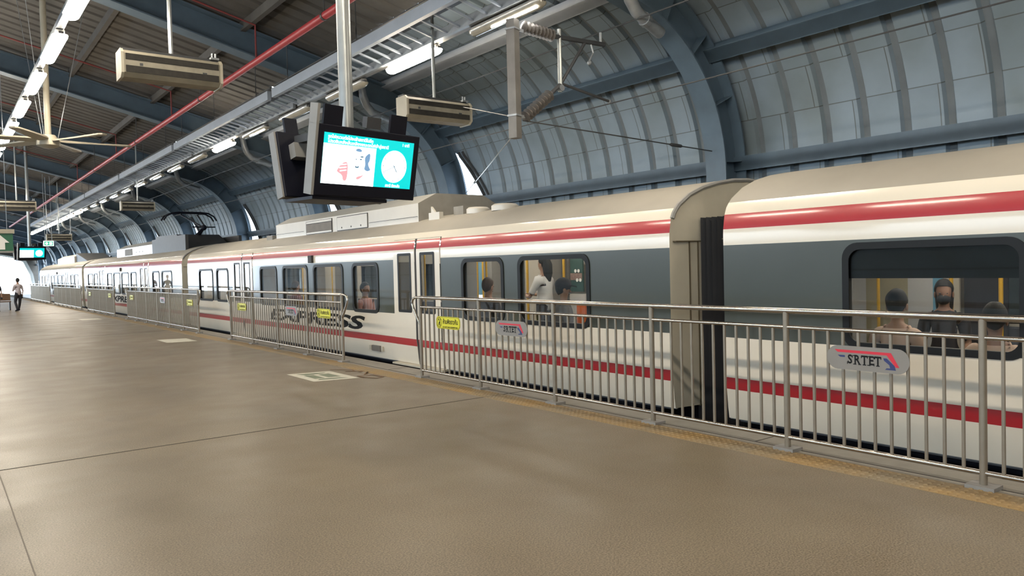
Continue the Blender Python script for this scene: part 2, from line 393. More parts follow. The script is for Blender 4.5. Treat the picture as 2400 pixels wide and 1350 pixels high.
for i, x in enumerate((5.2, 3.2, 1.0)):
    zd = CLAD[-1][1]+(7.0-x)*math.tan(SL)
    purlin(33+i, x-.05, x+.05, zd-.2, zd-.02, M['deck'])
# steel arch ribs
RIB_LABELS = {2: None}
def rib(k, y, label):
    t = thing('steel_arch_rib', label, 'arch rib', (CX+RI, y, -1.1), 'blue grey steel arch ribs')
    P = profile(RI, -1.1, 0.0, 18); D = .52; fw = .19; th = .025
    nrm = []
    for i, p in enumerate(P):
        a = P[max(i-1,0)]; b = P[min(i+1,len(P)-1)]; tx, tz = b[0]-a[0], b[1]-a[1]; l = math.hypot(tx, tz); nrm.append((tz/l, -tx/l))
    def sweep(name, r0, r1, h):
        mb = MB(); n = len(P)
        for (x, z), (nx, nz) in zip(P, nrm):
            mb.v += [Vector((x+nx*r0, y-h, z+nz*r0)), Vector((x+nx*r1, y-h, z+nz*r1)), Vector((x+nx*r1, y+h, z+nz*r1)), Vector((x+nx*r0, y+h, z+nz*r0))]
        for i in range(n-1):
            for a in range(4): b = (a+1) % 4; mb.face((4*i+a, 4*i+b, 4*i+4+b, 4*i+4+a))
        mb.face((3,2,1,0)); mb.face([4*n-4+a for a in range(4)]); mb.build(name, M['steel'], t, smooth=True)
    sweep('inner_flange', 0, th, fw); sweep('web', th, D-th, .012); sweep('outer_flange', D-th, D, fw)
    for i in (4, 9, 14, 18):                   # stiffener plates across the web
        (x, z), (nx, nz) = P[i], nrm[i]; c = Vector((x+nx*D/2, y-.09, z+nz*D/2)); n = Vector((nx,0,nz)); tt = Vector((-nz,0,nx))
        MB().obox(c, n, YA, tt, D/2-th, .08, .006).build('stiffener', M['steel'], t)
rib_lab = {0:'blue grey steel arch rib standing behind the camera, out of frame', 1:'blue grey steel arch rib level with the back of the platform, out of frame', 2:'blue grey steel arch rib just outside the near end of the frame',
 3:'big blue grey steel arch rib above the gap between the two nearest cars', 4:'blue grey steel arch rib emerging from behind the near display screen', 5:'blue grey steel arch rib mostly hidden behind the near screen and its bracket',
 6:'blue grey steel arch rib right behind the raised pantograph'}
for k, y in enumerate(RIBY[2:-1]):
    kk = k+2
    rib(kk, y, rib_lab.get(kk, 'distant blue grey steel arch rib, %s one beyond the pantograph' % ORD[max(kk-7,0)]))
# end of the hall: open portal to daylight, rim light on its right leg put in as white colour
YE = RIBY[-1]-.2
pp = [(10.25,-.05),(10.2,.7),(10.0,2.0),(9.35,3.55),(8.3,4.05),(6.6,4.4),(4.0,5.0),(0,6.4)]
t = thing('portal_arch', 'portal arch leg whitened as rim light at the bright far end of the platform', 'portal arch', (10.2, YE, 0))
pb = MB(); N_ = len(pp)
for (x, z) in pp: pb.v += [Vector((x-.32, YE-.6, z-.0)), Vector((x+.0, YE-.6, z+.12)), Vector((x+.0, YE-.1, z+.12)), Vector((x-.32, YE-.1, z))]
for i in range(N_-1):
    for q in range(4): q2 = (q+1) % 4; pb.face((4*i+q, 4*i+q2, 4*i+4+q2, 4*i+4+q))
pb.face((3,2,1,0)); pb.face([4*N_-4+q for q in range(4)]); pb.build('arch_leg', M['s_white'], t); MB().box(9.75, 10.5, YE-1.0, YE-.05, 0, .4).build('foot_block', M['s_white'], t)
ew = MB()
ew.prism([(10.3,YE,-1),(10.25,YE,.7),(10.05,YE,2.0),(9.4,YE,3.6),(8.3,YE,4.15),(6.6,YE,4.5),(4.0,YE,5.1),(0,YE,6.5),(-10.6,YE,5.2),(-10.6,YE,8.6),(0,YE,8.6),(7.2,YE,7.0),(10.6,YE,4.5),(10.6,YE,-1)], (0,.15,0))
struct(ew.build('wall_far', M['deck']))
# drain pipes that drop from the gutter to each rib
for k, y in enumerate(RIBY[3:-5]):
    t = thing('drain_pipe', 'grey S-bend drain pipe %s' % ('at the frame top, on the nearest arch rib' if k == 0 else 'just right of the near screen pole' if k == 1 else 'left of the near screen, by the lit lamp' if k == 2 else 'on the %s arch rib from the camera' % ORD[k]), 'pipe', (7.75, y-.3, 5.2), 'drain pipes on the arch ribs')
    pts = [(7.6,y-.3,6.0),(7.62,y-.3,5.62),(7.66,y-.3,5.42),(7.74,y-.3,5.22),(7.88,y-.28,5.09),(8.08,y-.24,5.03),(8.3,y-.19,4.98),(8.5,y-.15,4.93)]
    MB().tube(pts, .085, 12).build('pipe', M['galv'], t, smooth=True)
    MB().tube([(7.605,y-.3,5.72),(7.612,y-.3,5.64)], .1, 12).tube([(8.06,y-.245,5.035),(8.14,y-.225,5.015)], .1, 12).build('collars', M['galv'], t)

# ================================================================== CABLE TRAYS, LAMPS
y0 = RIBY[3]; tray0 = None
for k in range(2, 10):
    ya, yb = RIBY[k]+.12, RIBY[k+1]-.12
    lab = 'pale grey ladder cable tray %s' % ('overhead nearest the camera, at the frame top' if k == 2 else 'running above the near lit lamp' if k == 3 else 'in the %s bay from the camera' % ORD[k-2])
    if tray0 is None:
        t = tray0 = thing('cable_tray', lab, 'cable tray', (6.0, ya, 5.2), 'ladder cable trays')
        MB().box(5.70, 5.78, ya, yb, 5.2, 5.38).build('side_rail', M['steel_lt'], t); MB().box(6.24, 6.30, ya, yb, 5.08, 5.22).build('side_rail', M['galv'], t)
        MB().box(5.76, 6.25, ya, yb, 5.44, 5.46).build('cable_bundle', M['dark'], t)
        ry = ya+.15; r0 = None
        while ry < yb:
            if r0 is None: r0 = MB().hexa([(5.78,ry,5.22),(6.25,ry,5.10),(6.25,ry+.035,5.10),(5.78,ry+.035,5.22),(5.78,ry,5.25),(6.25,ry,5.13),(6.25,ry+.035,5.13),(5.78,ry+.035,5.25)]).build('rung', M['steel_lt'], t); base = ry
            else: link_copy(r0, t, (0, ry-base, 0))
            ry += .34
        for yy in (ya+.8, (ya+yb)/2, yb-.8): MB().tube([(5.74,yy,5.38),(5.74,yy,6.1)], .008, 6).build('hanger_rod', M['dark'], t)
    else: copy_tree(tray0, (6.0, ya, 5.2), lab)

LL = 1.62
def lamp_proto(lit, label, loc):
    t = thing('platform_light', label, 'light', loc)
    MB().box(-.055, .055, -LL/2+.05, LL/2-.05, .03, .10).build('housing', M['edge'], t, local=True)
    d = MB()                                 # trough diffuser: rounded in section, tapered at the ends
    st = [(-LL/2, .35), (-LL/2+.03, .8), (-LL/2+.1, 1), (LL/2-.1, 1), (LL/2-.03, .8), (LL/2, .35)]; n = 10
    for y, s in st:
        d.v += [Vector((.10*s*math.cos(PI*i/n), y, .035-.085*s*math.sin(PI*i/n))) for i in range(n+1)]
    for i in range(len(st)-1):
        for k in range(n): d.face((i*(n+1)+k, i*(n+1)+k+1, (i+1)*(n+1)+k+1, (i+1)*(n+1)+k))
        d.face((i*(n+1), (i+1)*(n+1), (i+1)*(n+1)+n, i*(n+1)+n))
    d.face(list(range(n+1))); d.face([len(d.v)-1-i for i in range(n+1)])
    d.build('diffuser', M['lamp_on'] if lit == 1 else M['lamp_off'], t, smooth=True, local=True)
    MB().box(-.03, .03, -LL/2-.02, -LL/2+.06, .03, .06).build('end_clip', M['dark'], t, local=True); MB().box(-.03, .03, LL/2-.06, LL/2+.02, .03, .06).build('end_clip', M['dark'], t, local=True)
    MB().tube([(0, -.4, .09), (0, -.4, .13)], .012, 6).tube([(0, .4, .09), (0, .4, .13)], .012, 6).build('brackets', M['dark'], t, local=True)
    if lit == 2: MB().tube([(-.055, -LL/2+.06, -.041), (-.055, .25, -.041)], .014, 8).build('glow_strip', M['strip_glow'], t, local=True)  # glowing strip along one side of the diffuser
    return t
P_ON = P_OFF = P_HALF = None
def put_lamp(lit, label, loc, group):
    global P_ON, P_OFF, P_HALF
    p = {1: P_ON, 0: P_OFF, 2: P_HALF}[lit]
    if p is None:
        p = lamp_proto(lit, label, loc); p['group'] = group
        if lit == 1: P_ON = p
        elif lit == 0: P_OFF = p
        else: P_HALF = p
        return p
    return copy_tree(p, loc, label, group)
RX_, RZ_ = 6.40, 5.0
names = {0:'lamp with one bright strip directly above the overhead line bracket', 1:'brightly lit lamp crossed by the thin hanger of the near wall unit', 2:'unlit lamp just right of the near screen pole', 3:'unlit lamp just left of the near screen pole', 4:'lamp with a bright strip just right of the lit lamp left of the screen', 5:'brightly lit lamp at the left of the near display screen'}
for k in range(0, 25):
    lit = 1 if k in (1, 5) or k >= 15 else 2 if k in (0, 4) or 7 <= k < 15 else 0
    put_lamp(lit, names.get(k, '%s lamp under the cable trays, %s from the right' % ('lit' if lit == 1 else 'bright striped' if lit == 2 else 'unlit', ORD[k])), (RX_, 8.45+2.53*k, RZ_), 'lamps under the cable trays')
for k in range(3):  # unseen lamps, added to brighten the near end
    put_lamp(1, 'added lit lamp under cable trays, %s, out of frame' % ('just this side of the overhead bracket' if k == 0 else 'beside the viewpoint' if k == 1 else 'behind the viewpoint'), (RX_, 8.45-2.53*(2*k+1), RZ_), 'lamps under the cable trays')
for k in range(-9, 16):  # the out-of-frame lamps are added to light the near end
    y = 10.65+2.5*k
    lab = 'lit fluorescent lamp in the left row, %s' % (('%s down from the frame top' % ORD[k]) if k >= 0 else 'added overhead out of frame, %s back' % ORD[-k-1])
    put_lamp(1, lab, (1.58, y, 5.0), 'lamps of the middle row')
struct(MB().box(1.53, 1.63, 0, 50, 5.12, 5.2).build('trim_40', M['galv'])); struct(MB().box(6.34, 6.46, 0, 70, 5.12, 5.2).build('trim_41', M['edge']))

# ================================================================== SPRINKLER PIPES
t = thing('sprinkler_pipe', 'long red sprinkler pipe running under the roof above the platform', 'pipe', (4.85, 0, 5.45))
MB().tube([(4.85, -6, 5.45), (4.85, 12, 5.45), (4.85, 40, 5.45), (4.85, 68, 5.45)], .058, 12).build('main_pipe', M['red'], t, smooth=True)
for k, y in enumerate((3.5, 8.6, 13.9, 20.0, 27.0, 35.0)):
    zt = 6.1
    MB().tube([(4.85, y, 5.5), (4.85, y, zt), (3.4, y, zt+.35), (.6, y, zt+1.0)], .019, 8).build('branch_pipe', M['red_dk'], t, smooth=True)
    MB().tube([(2.2, y, zt+.62), (2.2, y, zt+.3)], .012, 6).ball((2.2, y, zt+.28), .03, 8, 6).build('sprinkler_head', M['red_dk'], t)
for y in (10.9, 17.5, 24.0, 31.0): MB().tube([(4.85, y, 5.5), (4.85, y, 6.3)], .01, 6).tube([(4.85, y-.03, 5.45), (4.85, y+.03, 5.45)], .066, 12).build('pipe_hanger', M['dark'], t)

# ================================================================== AIR CURTAINS
def air_curtain(label, loc):
    t = thing('air_curtain', label, 'air curtain', loc, 'hanging air curtains'); W = .575
    sec = [(.13,-.155),(-.10,-.155),(-.16,-.11),(-.16,.11),(-.11,.155),(.13,.155)]     # (toward -Y is negative), section in y,z
    MB().prism([(-W+.03, y, z) for y, z in sec], (2*W-.06, 0, 0)).build('casing', M['casing'], t, local=True)
    for sx in (-1, 1): MB().prism([((W-.03)*sx, y*1.08, z*1.08) for y, z in sec], (.03*sx, 0, 0)).build('end_cap', M['cream'], t, local=True)
    MB().box(-W+.05, W-.05, -.172, -.155, .04, .108).build('air_slot', M['slot'], t, local=True)
    MB().box(-W+.05, W-.05, -.172, -.155, -.105, -.03).build('air_slot', M['slot'], t, local=True)
    MB().box(-W+.2, -W+.235, -.166, -.155, -.02, .01).box(W-.24, W-.19, -.166, -.155, -.03, -.01).build('badge', M['dark'], t, local=True)
    MB().box(-W+.02, W-.02, -.05, .12, .17, .20).build('top_frame', M['dark'], t, local=True)
    hp = MB().tube([(.02, .03, 0), (.02, .03, 1)], .026, 8).build('hanger_pole', M['pole'], t, local=True); hp.location.z = .18; hp.scale.z = deck_z(loc[0])-loc[2]-.2
    MB().box(W-.12, W-.02, -.1, 0, .185, .21).tube([(W-.09, -.05, .2), (W-.09, -.05, .27)], .012, 6).tube([(W-.05, -.05, .2), (W-.05, -.05, .27)], .012, 6).build('cable_gland', M['galv'], t, local=True)
    return t
a0 = air_curtain('cream air curtain hanging to the right of the near screen', (6.18, 10.0, 4.0))
for loc, lab in (((2.43, 10.0, 4.12), 'big cream air curtain hanging left of the red pipe near the frame top'), ((6.2, 31.0, 4.17), 'small distant air curtain hanging above the pantograph'), ((2.42, 31.0, 4.08), 'yellowish air curtain at the left frame edge under the fan'), ((5.4, 46.0, 3.68), 'tiny dark air curtain hanging above the far display screen')):
    c_ = copy_tree(a0, loc, lab)
    for ch in c_.children:
        if ch.name.startswith('hanger_pole'): ch.scale.z = deck_z(loc[0])-loc[2]-.2

# ================================================================== CEILING FAN
t = thing('ceiling_fan', 'large white ceiling fan with long blades hanging under the lamp row', 'fan', (1.88, 16.9, 4.23), rotz=0)
MB().tube([(0,0,.05),(0,0,3.3)], .055, 10).build('down_rod', M['cream'], t, smooth=True, local=True)
MB().tube([(0,0,.1),(0,0,-.02),(0,0,-.1),(0,0,-.14)], [.12,.2,.2,.1], 16).build('hub', M['cream'], t, smooth=True, local=True)
for k in range(6):
    a = math.radians(2+60*k); u = Vector((math.cos(a), math.sin(a), 0)); v = Vector((-math.sin(a), math.cos(a), 0)); b = MB()
    st = [(.16,.07,.02),(.3,.09,.03),(.8,.09,.02),(1.36,.085,.0),(1.43,.05,.0)]
    for r, hw, tw in st:
        for s, zz in ((-1,.0),(1,.0)): b.v += [u*r+v*hw*s+ZA*(tw*s*.8+.014), u*r+v*hw*s+ZA*(tw*s*.8-.012)]
    for i in range(len(st)-1):
        o = 4*i
        for q in ((0,2,6,4),(1,5,7,3),(0,4,5,1),(2,3,7,6)): b.face([o+j for j in q])
    b.face((0,1,3,2)); b.face((16,18,19,17)); b.build('blade', M['cream'], t, local=True)
for k in range(3):
    a = 2*PI*k/3; MB().tube([(.16*math.cos(a), .16*math.sin(a), .05), (.75*math.cos(a), .75*math.sin(a), 2.9)], .006, 5).build('guy_wire', M['galv'], t, local=True)

# ================================================================== DISPLAY SCREENS
def screens(label, loc, full):
    t = thing('display_screen', label, 'screen', loc)
    yaw, tilt = .191, .202; W, Hh = 1.003, .537
    u = Vector((math.cos(yaw), math.sin(yaw), 0)); f0 = Vector((math.sin(yaw), -math.cos(yaw), 0))
    def monitor(f, uu, c, name):
        v = ZA*math.cos(tilt)+f*math.sin(tilt); n = uu.cross(v); mb = MB().obox(c-n*.045, uu, v, n, W/2, Hh/2, .045)
        return mb, v, n
    c1 = Vector((0, 0, 0))
    mb, v, n = monitor(f0, u, c1, 'm')
    case = mb.build('monitor', M['black'], t, local=True, bevel=.006)
    MB().obox(c1-u*(W/2+.004)-n*.05, u, v, n, .012, Hh/2+.0, .05).obox(c1-u*(W/2+.004)-n*.05+v*(Hh/2+.07), u, v, n, .012, .075, .05).build('casing_edge', M['edge'], case, local=True)
    sw, sh = .885, .385; sc = c1 + v*.018 + n*.002
    s = MB().obox(sc, u, v, n, sw/2, sh/2, .001).build('screen_panel', M['scr_teal'], case, local=True)
    def rect(x0, x1, y0, y1, lift, m, nm): MB().obox(sc+u*((x0+x1)/2*sw)+v*((y0+y1)/2*sh)+n*lift, u, v, n, abs(x1-x0)*sw/2, abs(y1-y0)*sh/2, .0006).build(nm, m, case, local=True)
    rect(-.5, .062, -.5, .29, .002, M['scr_white'], 'picture')
    def poly(pts, lift, m, nm):
        for _ in range(2): pts = [q for (a, b), (c, d) in zip(pts, pts[1:]+pts[:1]) for q in ((a*.75+c*.25, b*.75+d*.25), (a*.25+c*.75, b*.25+d*.75))]
        MB().prism([sc+u*(x*sw)+v*(y*sh)+n*lift for x, y in pts], n*.0006).build(nm, m, case, local=True)
    cc = sc+u*(.285*sw)-v*(.045*sh); R = .148*sw
    MB().prism([cc+n*.002+(u*math.cos(a)+v*math.sin(a))*R for a in [2*PI*i/40 for i in range(40)]], n*.0006).build('clock_face', M['scr_white'], case, local=True)
    tk = MB()
    for i in range(12):
        a = PI/6*i; d = u*math.cos(a)+v*math.sin(a); e = -u*math.sin(a)+v*math.cos(a); tk.obox(cc+n*.0034+d*R*.87, d, e, n, R*.07, R*.016, .0004)
    for a, l, wd in ((math.radians(-55), .42, .024), (math.radians(205), .93, .014)):
        d = u*math.cos(a)+v*math.sin(a); e = -u*math.sin(a)+v*math.cos(a); tk.obox(cc+n*.0036+d*R*(l/2-.06), d, e, n, R*(l/2+.06), R*wd, .0004)
    tk.build('clock_hands', M['scr_ink'], case, local=True)
    if full:
        # someone coughing into a hand: face outline on the bright picture
        poly([(-.42,.20),(-.30,.24),(-.16,.2),(-.24,.12),(-.42,.14)], .0032, M['scr_soft'], 'picture_shade')
        poly([(-.34,-.20),(-.31,-.10),(-.27,-.04),(-.235,-.05),(-.23,-.30),(-.24,-.42),(-.275,-.43),(-.285,-.31),(-.35,-.25)], .0034, M['scr_pink'], 'picture_hand')
        for q in range(3): poly([(-.335+.01*q,-.10-.06*q),(-.29,-.09-.06*q),(-.245,-.075-.06*q),(-.245,-.095-.06*q),(-.29,-.112-.06*q),(-.335+.01*q,-.125-.06*q)], .0042, M['scr_soft'], 'picture_fingers')
        poly([(-.05,.12),(.0,.2),(.0,.02),(-.02,-.03),(.0,-.12),(.02,-.16),(-.02,-.2),(-.06,-.16),(-.045,-.06),(-.06,.04)], .0034, M['scr_hair'], 'picture_hair')
        poly([(-.13,-.32),(-.06,-.28),(-.02,-.2),(-.07,-.31),(-.11,-.38),(-.14,-.37)], .0036, M['scr_pink'], 'picture_chin')
        fm = MB()
        for x, y, a, b in ((-.15,.03,.008,.006),(-.10,.035,.014,.006),(-.09,.09,.02,.007),(-.135,-.13,.014,.008),(-.122,-.12,.006,.012),(-.15,-.12,.006,.012)): fm.prism([sc+u*((x+a*math.cos(q))*sw)+v*((y+b*2*math.sin(q))*sh)+n*.0036 for q in [2*PI*i/10 for i in range(10)]], n*.0004)
        fm.build('picture_face', M['scr_ink'], case, local=True)
        poly([(-.17,.2),(-.15,.25),(-.11,.25),(-.09,.2),(-.12,.18)], .0034, M['scr_hair'], 'picture_fringe')
        tx = MB()
        put_text(tx, 'รถไฟขบวนต่อไปจะเข้าสถานีในอีก', .034, sc-u*(.22*sw)+v*(.425*sh)+n*.003, u, v, n, fit=.48*sw, bold=.0006)
        put_text(tx, 'โปรดยืนหลังเส้นเหลืองขณะรถไฟเข้าสู่สถานี', .034, sc-u*(.13*sw)+v*(.335*sh)+n*.003, u, v, n, fit=.66*sw, bold=.0006)
        put_text(tx, '1 นาที', .032, sc+u*(.4*sw)+v*(.425*sh)+n*.003, u, v, n, bold=.0006)
        put_text(tx, 'สถานี มักกะสัน', .032, sc+u*(.285*sw)-v*(.455*sh)+n*.003, u, v, n, fit=.17*sw, bold=.0006)
        tx.build('screen_text', M['scr_white'], case, local=True)
    # rear monitor, back to back
    c2 = c1 - f0*.56 + ZA*.0
    mb, v2, n2 = monitor(-f0, -u, c2, 'm'); rear = mb.build('rear_monitor', M['black'], t, local=True, bevel=.006)
    MB().obox(c2+u*(W/2*-1-.004)-n2*.03, u, v2, n2, .012, Hh/2, .04).build('casing_edge', M['edge'], rear, local=True)
    MB().obox(c2-n2*.12-u*.3+v2*.1, u, v2, n2, .11, .06, .05).build('power_box', M['edge'], rear, local=True); MB().obox(c2-n2*.12+u*.05-v2*.02, u, v2, n2, .08, .08, .03).build('power_box', M['edge'], rear, local=True)
    # mounting yoke
    mid = (c1+c2)/2
    for sx in (-.34, .30):
        MB().obox(c1+u*sx+v*(Hh/2+.045)-n*.06, u, v, n, .085, .105, .012).build('bracket_plate', M['black'], t, local=True)
        MB().obox(c2+u*sx+v2*(Hh/2+.035)-n2*.05, u, v2, n2, .06, .10, .012).build('bracket_plate', M['black'], t, local=True)
        MB().obox(mid+u*sx+ZA*(Hh/2-.05), f0, u, ZA, .20, .03, .03).build('cross_arm', M['dark'], t, local=True)
    MB().obox(mid+ZA*(Hh/2-.05), u, f0, ZA, .36, .035, .035).build('cross_arm', M['dark'], t, local=True)
    MB().obox(mid-ZA*(Hh/2+.01)-u*.12, u, f0, ZA, .36, .19, .012).build('base_tray', M['black'], t, local=True)
    MB().obox(c1+u*.08+v*(Hh/2+.06)-n*.12, u, v, n, .07, .045, .03).build('junction_box', M['dark'], t, local=True)
    MB().tube([mid-ZA*.1, mid+ZA*(deck_z(loc[0])-loc[2])], .058, 14).build('pole', M['pole'], t, smooth=True, local=True)
    MB().tube([mid+ZA*(Hh/2-.02), mid+ZA*(Hh/2+.03)], .085, 14).build('pole_collar', M['galv'], t, local=True)
    return t
screens('double display screen on a steel pole with teal panel and clock, nearest camera', (2.834, 5.6, 2.485), True)
screens('tiny distant display screen with teal panel above the far platform', (3.33, 36.6, 2.63), False)

# ================================================================== OVERHEAD LINE
M['post'] = mat('weathered galvanised post', (.20, .19, .175), .55, metal=.3, var=.3, scale=4)
t = thing('overhead_line_bracket', 'grey steel drop post with ribbed insulators carrying the overhead wires', 'bracket', (6.2, 8.0, 5.1))
MB().obox((6.17, 8.0, 4.075), (math.cos(.35),math.sin(.35),0), (-math.sin(.35),math.cos(.35),0), ZA, .062, .062, .77).build('drop_post', M['post'], t)
for z in (4.72, 3.6): MB().obox((6.17, 8.0, z), (math.cos(.35),math.sin(.35),0), (-math.sin(.35),math.cos(.35),0), ZA, .072, .072, .012).box(6.22, 6.34, 7.985, 8.015, z-.02, z+.02).build('clamp', M['galv'], t)
def insulator(a, b, nm):
    a, b = Vector(a), Vector(b); pts = []; rs = []; n = 9
    pts.append(a); rs.append(.025)
    for i in range(n):
        for q, r in ((.08,.04),(.3,.085),(.5,.05),(.92,.045)): pts.append(a+(b-a)*((i+q)/n)); rs.append(r)
    pts.append(b); rs.append(.03); MB().tube(pts, rs, 12).build(nm, M['insul'], t, smooth=True)
M['insul'] = mat('grey brown insulator glaze', (.16, .145, .13), .35, var=.2, scale=8)
insulator((6.34, 8.0, 4.78), (6.88, 8.0, 4.74), 'insulator'); insulator((6.33, 8.0, 3.59), (6.80, 8.0, 3.96), 'insulator')
MB().tube([(6.88,8,4.74),(7.82,8,4.77)], .034, 8).build('top_tube', M['dark'], t, smooth=True)
MB().tube([(6.97,8,4.85),(6.97,8,4.0)], .03, 8).build('vertical_tube', M['pole'], t, smooth=True)
MB().tube([(6.80,8,3.96),(6.97,8,4.1)], .03, 8).build('lower_tube', M['dark'], t)
MB().tube([(6.97,8,4.1),(7.44,8,4.74)], .024, 8).build('diagonal_tube', M['dark'], t, smooth=True)
MB().tube([(6.97,8,4.12),(7.9,8,3.97)], .02, 8).build('steady_arm', M['dark'], t, smooth=True)
MB().tube([(7.55,8,4.76),(7.60,8,4.62),(7.52,8,4.5)], .012, 6).ball((7.52,8,4.47), .035, 8, 6).tube([(7.75,8,4.78),(7.75,8,4.93)], .02, 6).ball((7.9,8,3.97), .03, 8, 6).tube([(6.97,7.96,4.05),(6.97,8.04,4.05)], .045, 8).build('fittings', M['galv'], t)
def wire(name, label, a, b, r, sag=0, cat='wire', m='dark', fit=None):
    a, b = Vector(a), Vector(b); pts = [a+(b-a)*(i/12)-ZA*sag*4*(i/12)*(1-i/12) for i in range(13)]
    mb = MB().tube(pts, r, 6)
    if fit:
        c = a+(b-a)*fit; d = (b-a).normalized(); mb.tube([c-d*.14, c-d*.1, c+d*.1, c+d*.14], [.008,.026,.026,.008], 8)
    return tag(mb.build(name, M[m]), label, cat)
wire('contact_wire', 'dark contact wire running along the track above the train roof', (7.9, -6, 3.92), (7.9, 70, 4.02), .009)
wire('messenger_wire', 'upper dark catenary wire running above the contact wire', (7.9, -6, 5.0), (7.9, 70, 4.98), .011)
wire('stay_cable', 'thin stay cable from the drop post down to the nearest arch rib', (6.3, 8.0, 3.55), (9.88, 7.75, 3.36), .009, fit=.78)
wire('stay_cable', 'pale stay cable from the drop post down to the window slit', (6.25, 8.1, 3.4), (10.0, 14.9, 3.35), .009, m='pole', fit=.72)
wire('feed_cable', 'thin cable running left from the drop post to the air curtain', (6.12, 8.06, 3.6), (6.6, 9.9, 4.1), .008)

# ================================================================== RAILINGS
RH, RM, RB = 1.2, 1.06, .11
BAL = MB().tube([(0,0,RB),(0,0,RM)], .0135, 8, cap=False).mesh('baluster', M['bar'], smooth=True)
POST = MB().tube([(0,0,.02),(0,0,RH-.01)], .026, 12).mesh('post', M['bar'], smooth=True)
BASE = MB().box(-.075, .075, -.095, .095, 0, .028).mesh('base_plate', M['edge'])
def obj(name, me, parent, loc):
    o = bpy.data.objects.new(name, me); COL.objects.link(o); o.parent = parent; o.location = loc; return o
def railing(label, posts, loops=(True, True)):
    ya, yb = posts[0], posts[-1]
    t = thing('railing', label, 'railing', (RAIL, (ya+yb)/2, 0), 'stainless platform railings'); my = (ya+yb)/2
    x = RAIL
    for e, (yy, s) in enumerate(((ya, -1), (yb, 1))):
        if not loops[e]: continue
        MB().tube([(x,yy,RH),(x,yy+s*.12,RH),(x,yy+s*.2,RH-.02),(x,yy+s*.235,RH-.07),(x,yy+s*.235,RH-.11),(x,yy+s*.2,RH-.17),(x,yy,RH-.42)], .02, 10).build('end_loop', M['stain'], t, smooth=True)
    MB().tube([(x,ya,RH),(x,yb,RH)], .026, 12).build('top_rail', M['stain'], t, smooth=True)
    for i in range(len(posts)-1):
        MB().tube([(x,posts[i],RM),(x,posts[i+1],RM)], .018, 10).build('middle_rail', M['stain'], t, smooth=True)
        MB().tube([(x,posts[i],RB),(x,posts[i+1],RB)], .019, 10).build('bottom_rail', M['stain'], t, smooth=True)
    for p in posts:
        q = obj('post', POST, t, (0, p-my, 0)); obj('base_plate', BASE, q, (0, 0, 0))
    for i in range(len(posts)-1):
        n = 12; 
        for k in range(1, n): obj('baluster', BAL, t, (0, posts[i]+(posts[i+1]-posts[i])*k/n-my, 0))
    return t
def spaced(a, b, n): return [a+(b-a)*i/n for i in range(n+1)]
railing('long stainless railing nearest the camera with two grey logo plates', spaced(-.8, 10.0, 7), (False, True))
railing('stainless railing in front of the lettering with a yellow sign at each end', spaced(12.75, 19.15, 4))
railing('stainless railing beyond the car gap, third along from the camera', spaced(22.0, 31.5, 6))
railing('distant stainless railing, fourth along, left of the far lettering', spaced(34.1, 40.6, 4))
railing('distant stainless railing, fifth along, before the far car gap', spaced(42.6, 52.7, 6))
railing('farthest stainless railing, beside the bright platform end', spaced(54.8, 66.0, 6))

# signs on the railings (they face the platform, -X)
SU, SV, SN = -YA, ZA, -XA
def yellow_sign(y, z, label, w=.62, h=.175, full=True):
    t = thing('warning_sign', label, 'sign', (RAIL-.03, y, z), 'yellow do-not-lean signs'); c = Vector((RAIL-.032, y, z))
    mb = MB(); plate(mb, c, SU, SV, SN, w, h, h*.36, .006); mb.build('plate', M['s_yel'], t)
    if full:
        mb = MB(); ring(mb, c-XA*.0065, SU, SV, SN, w-.012, h-.012, h*.34, .004, .0008)
        cc = c+SU*(-w/2+.085); ring(mb, cc-XA*.0065, SU, SV, SN, .12, .14, .059, .007, .0012)
        d1 = (SU*.6+SV*.8).normalized(); mb.obox(cc-XA*.0075, d1, d1.cross(SN), SN, .06, .004, .0008)
        mb.obox(cc-XA*.0072+SU*.008-SV*.02, (SU*.3-SV*.9).normalized(), (SU*.9+SV*.3).normalized(), SN, .03, .009, .0008)
        for dx, dz in ((-.012, .038), (.012, .0)): mb.obox(cc-XA*.0072+SU*dx+SV*dz, SU, SV, SN, .010, .011, .0008)
        put_text(mb, 'ห้ามพิงราวกั้น', .085, c+SU*.065+SV*.012-XA*.0075, SU, SV, SN, fit=w*.62, bold=.0022)
        put_text(mb, 'DO NOT LEAN AGAINST RAIL', .026, c+SU*.06-SV*.062-XA*.0075, SU, SV, SN, fit=w*.63, bold=.001)
        mb.build('lettering', M['s_ink'], t)
    return t
yellow_sign(9.18, .857, 'yellow rounded do-not-lean sign on the nearest railing, beside its end loop')
yellow_sign(13.48, .843, 'yellow rounded sign at the near end of the second railing')
yellow_sign(18.2, .835, 'yellow rounded sign at the far end of the second railing')
yellow_sign(22.75, .826, 'yellow sign at the near end of the third railing')
yellow_sign(30.6, .83, 'small yellow sign at the far end of the third railing')
yellow_sign(34.9, .83, 'small yellow sign at the near end of the fourth railing')
yellow_sign(39.8, .83, 'tiny yellow sign at the far end of the fourth railing')
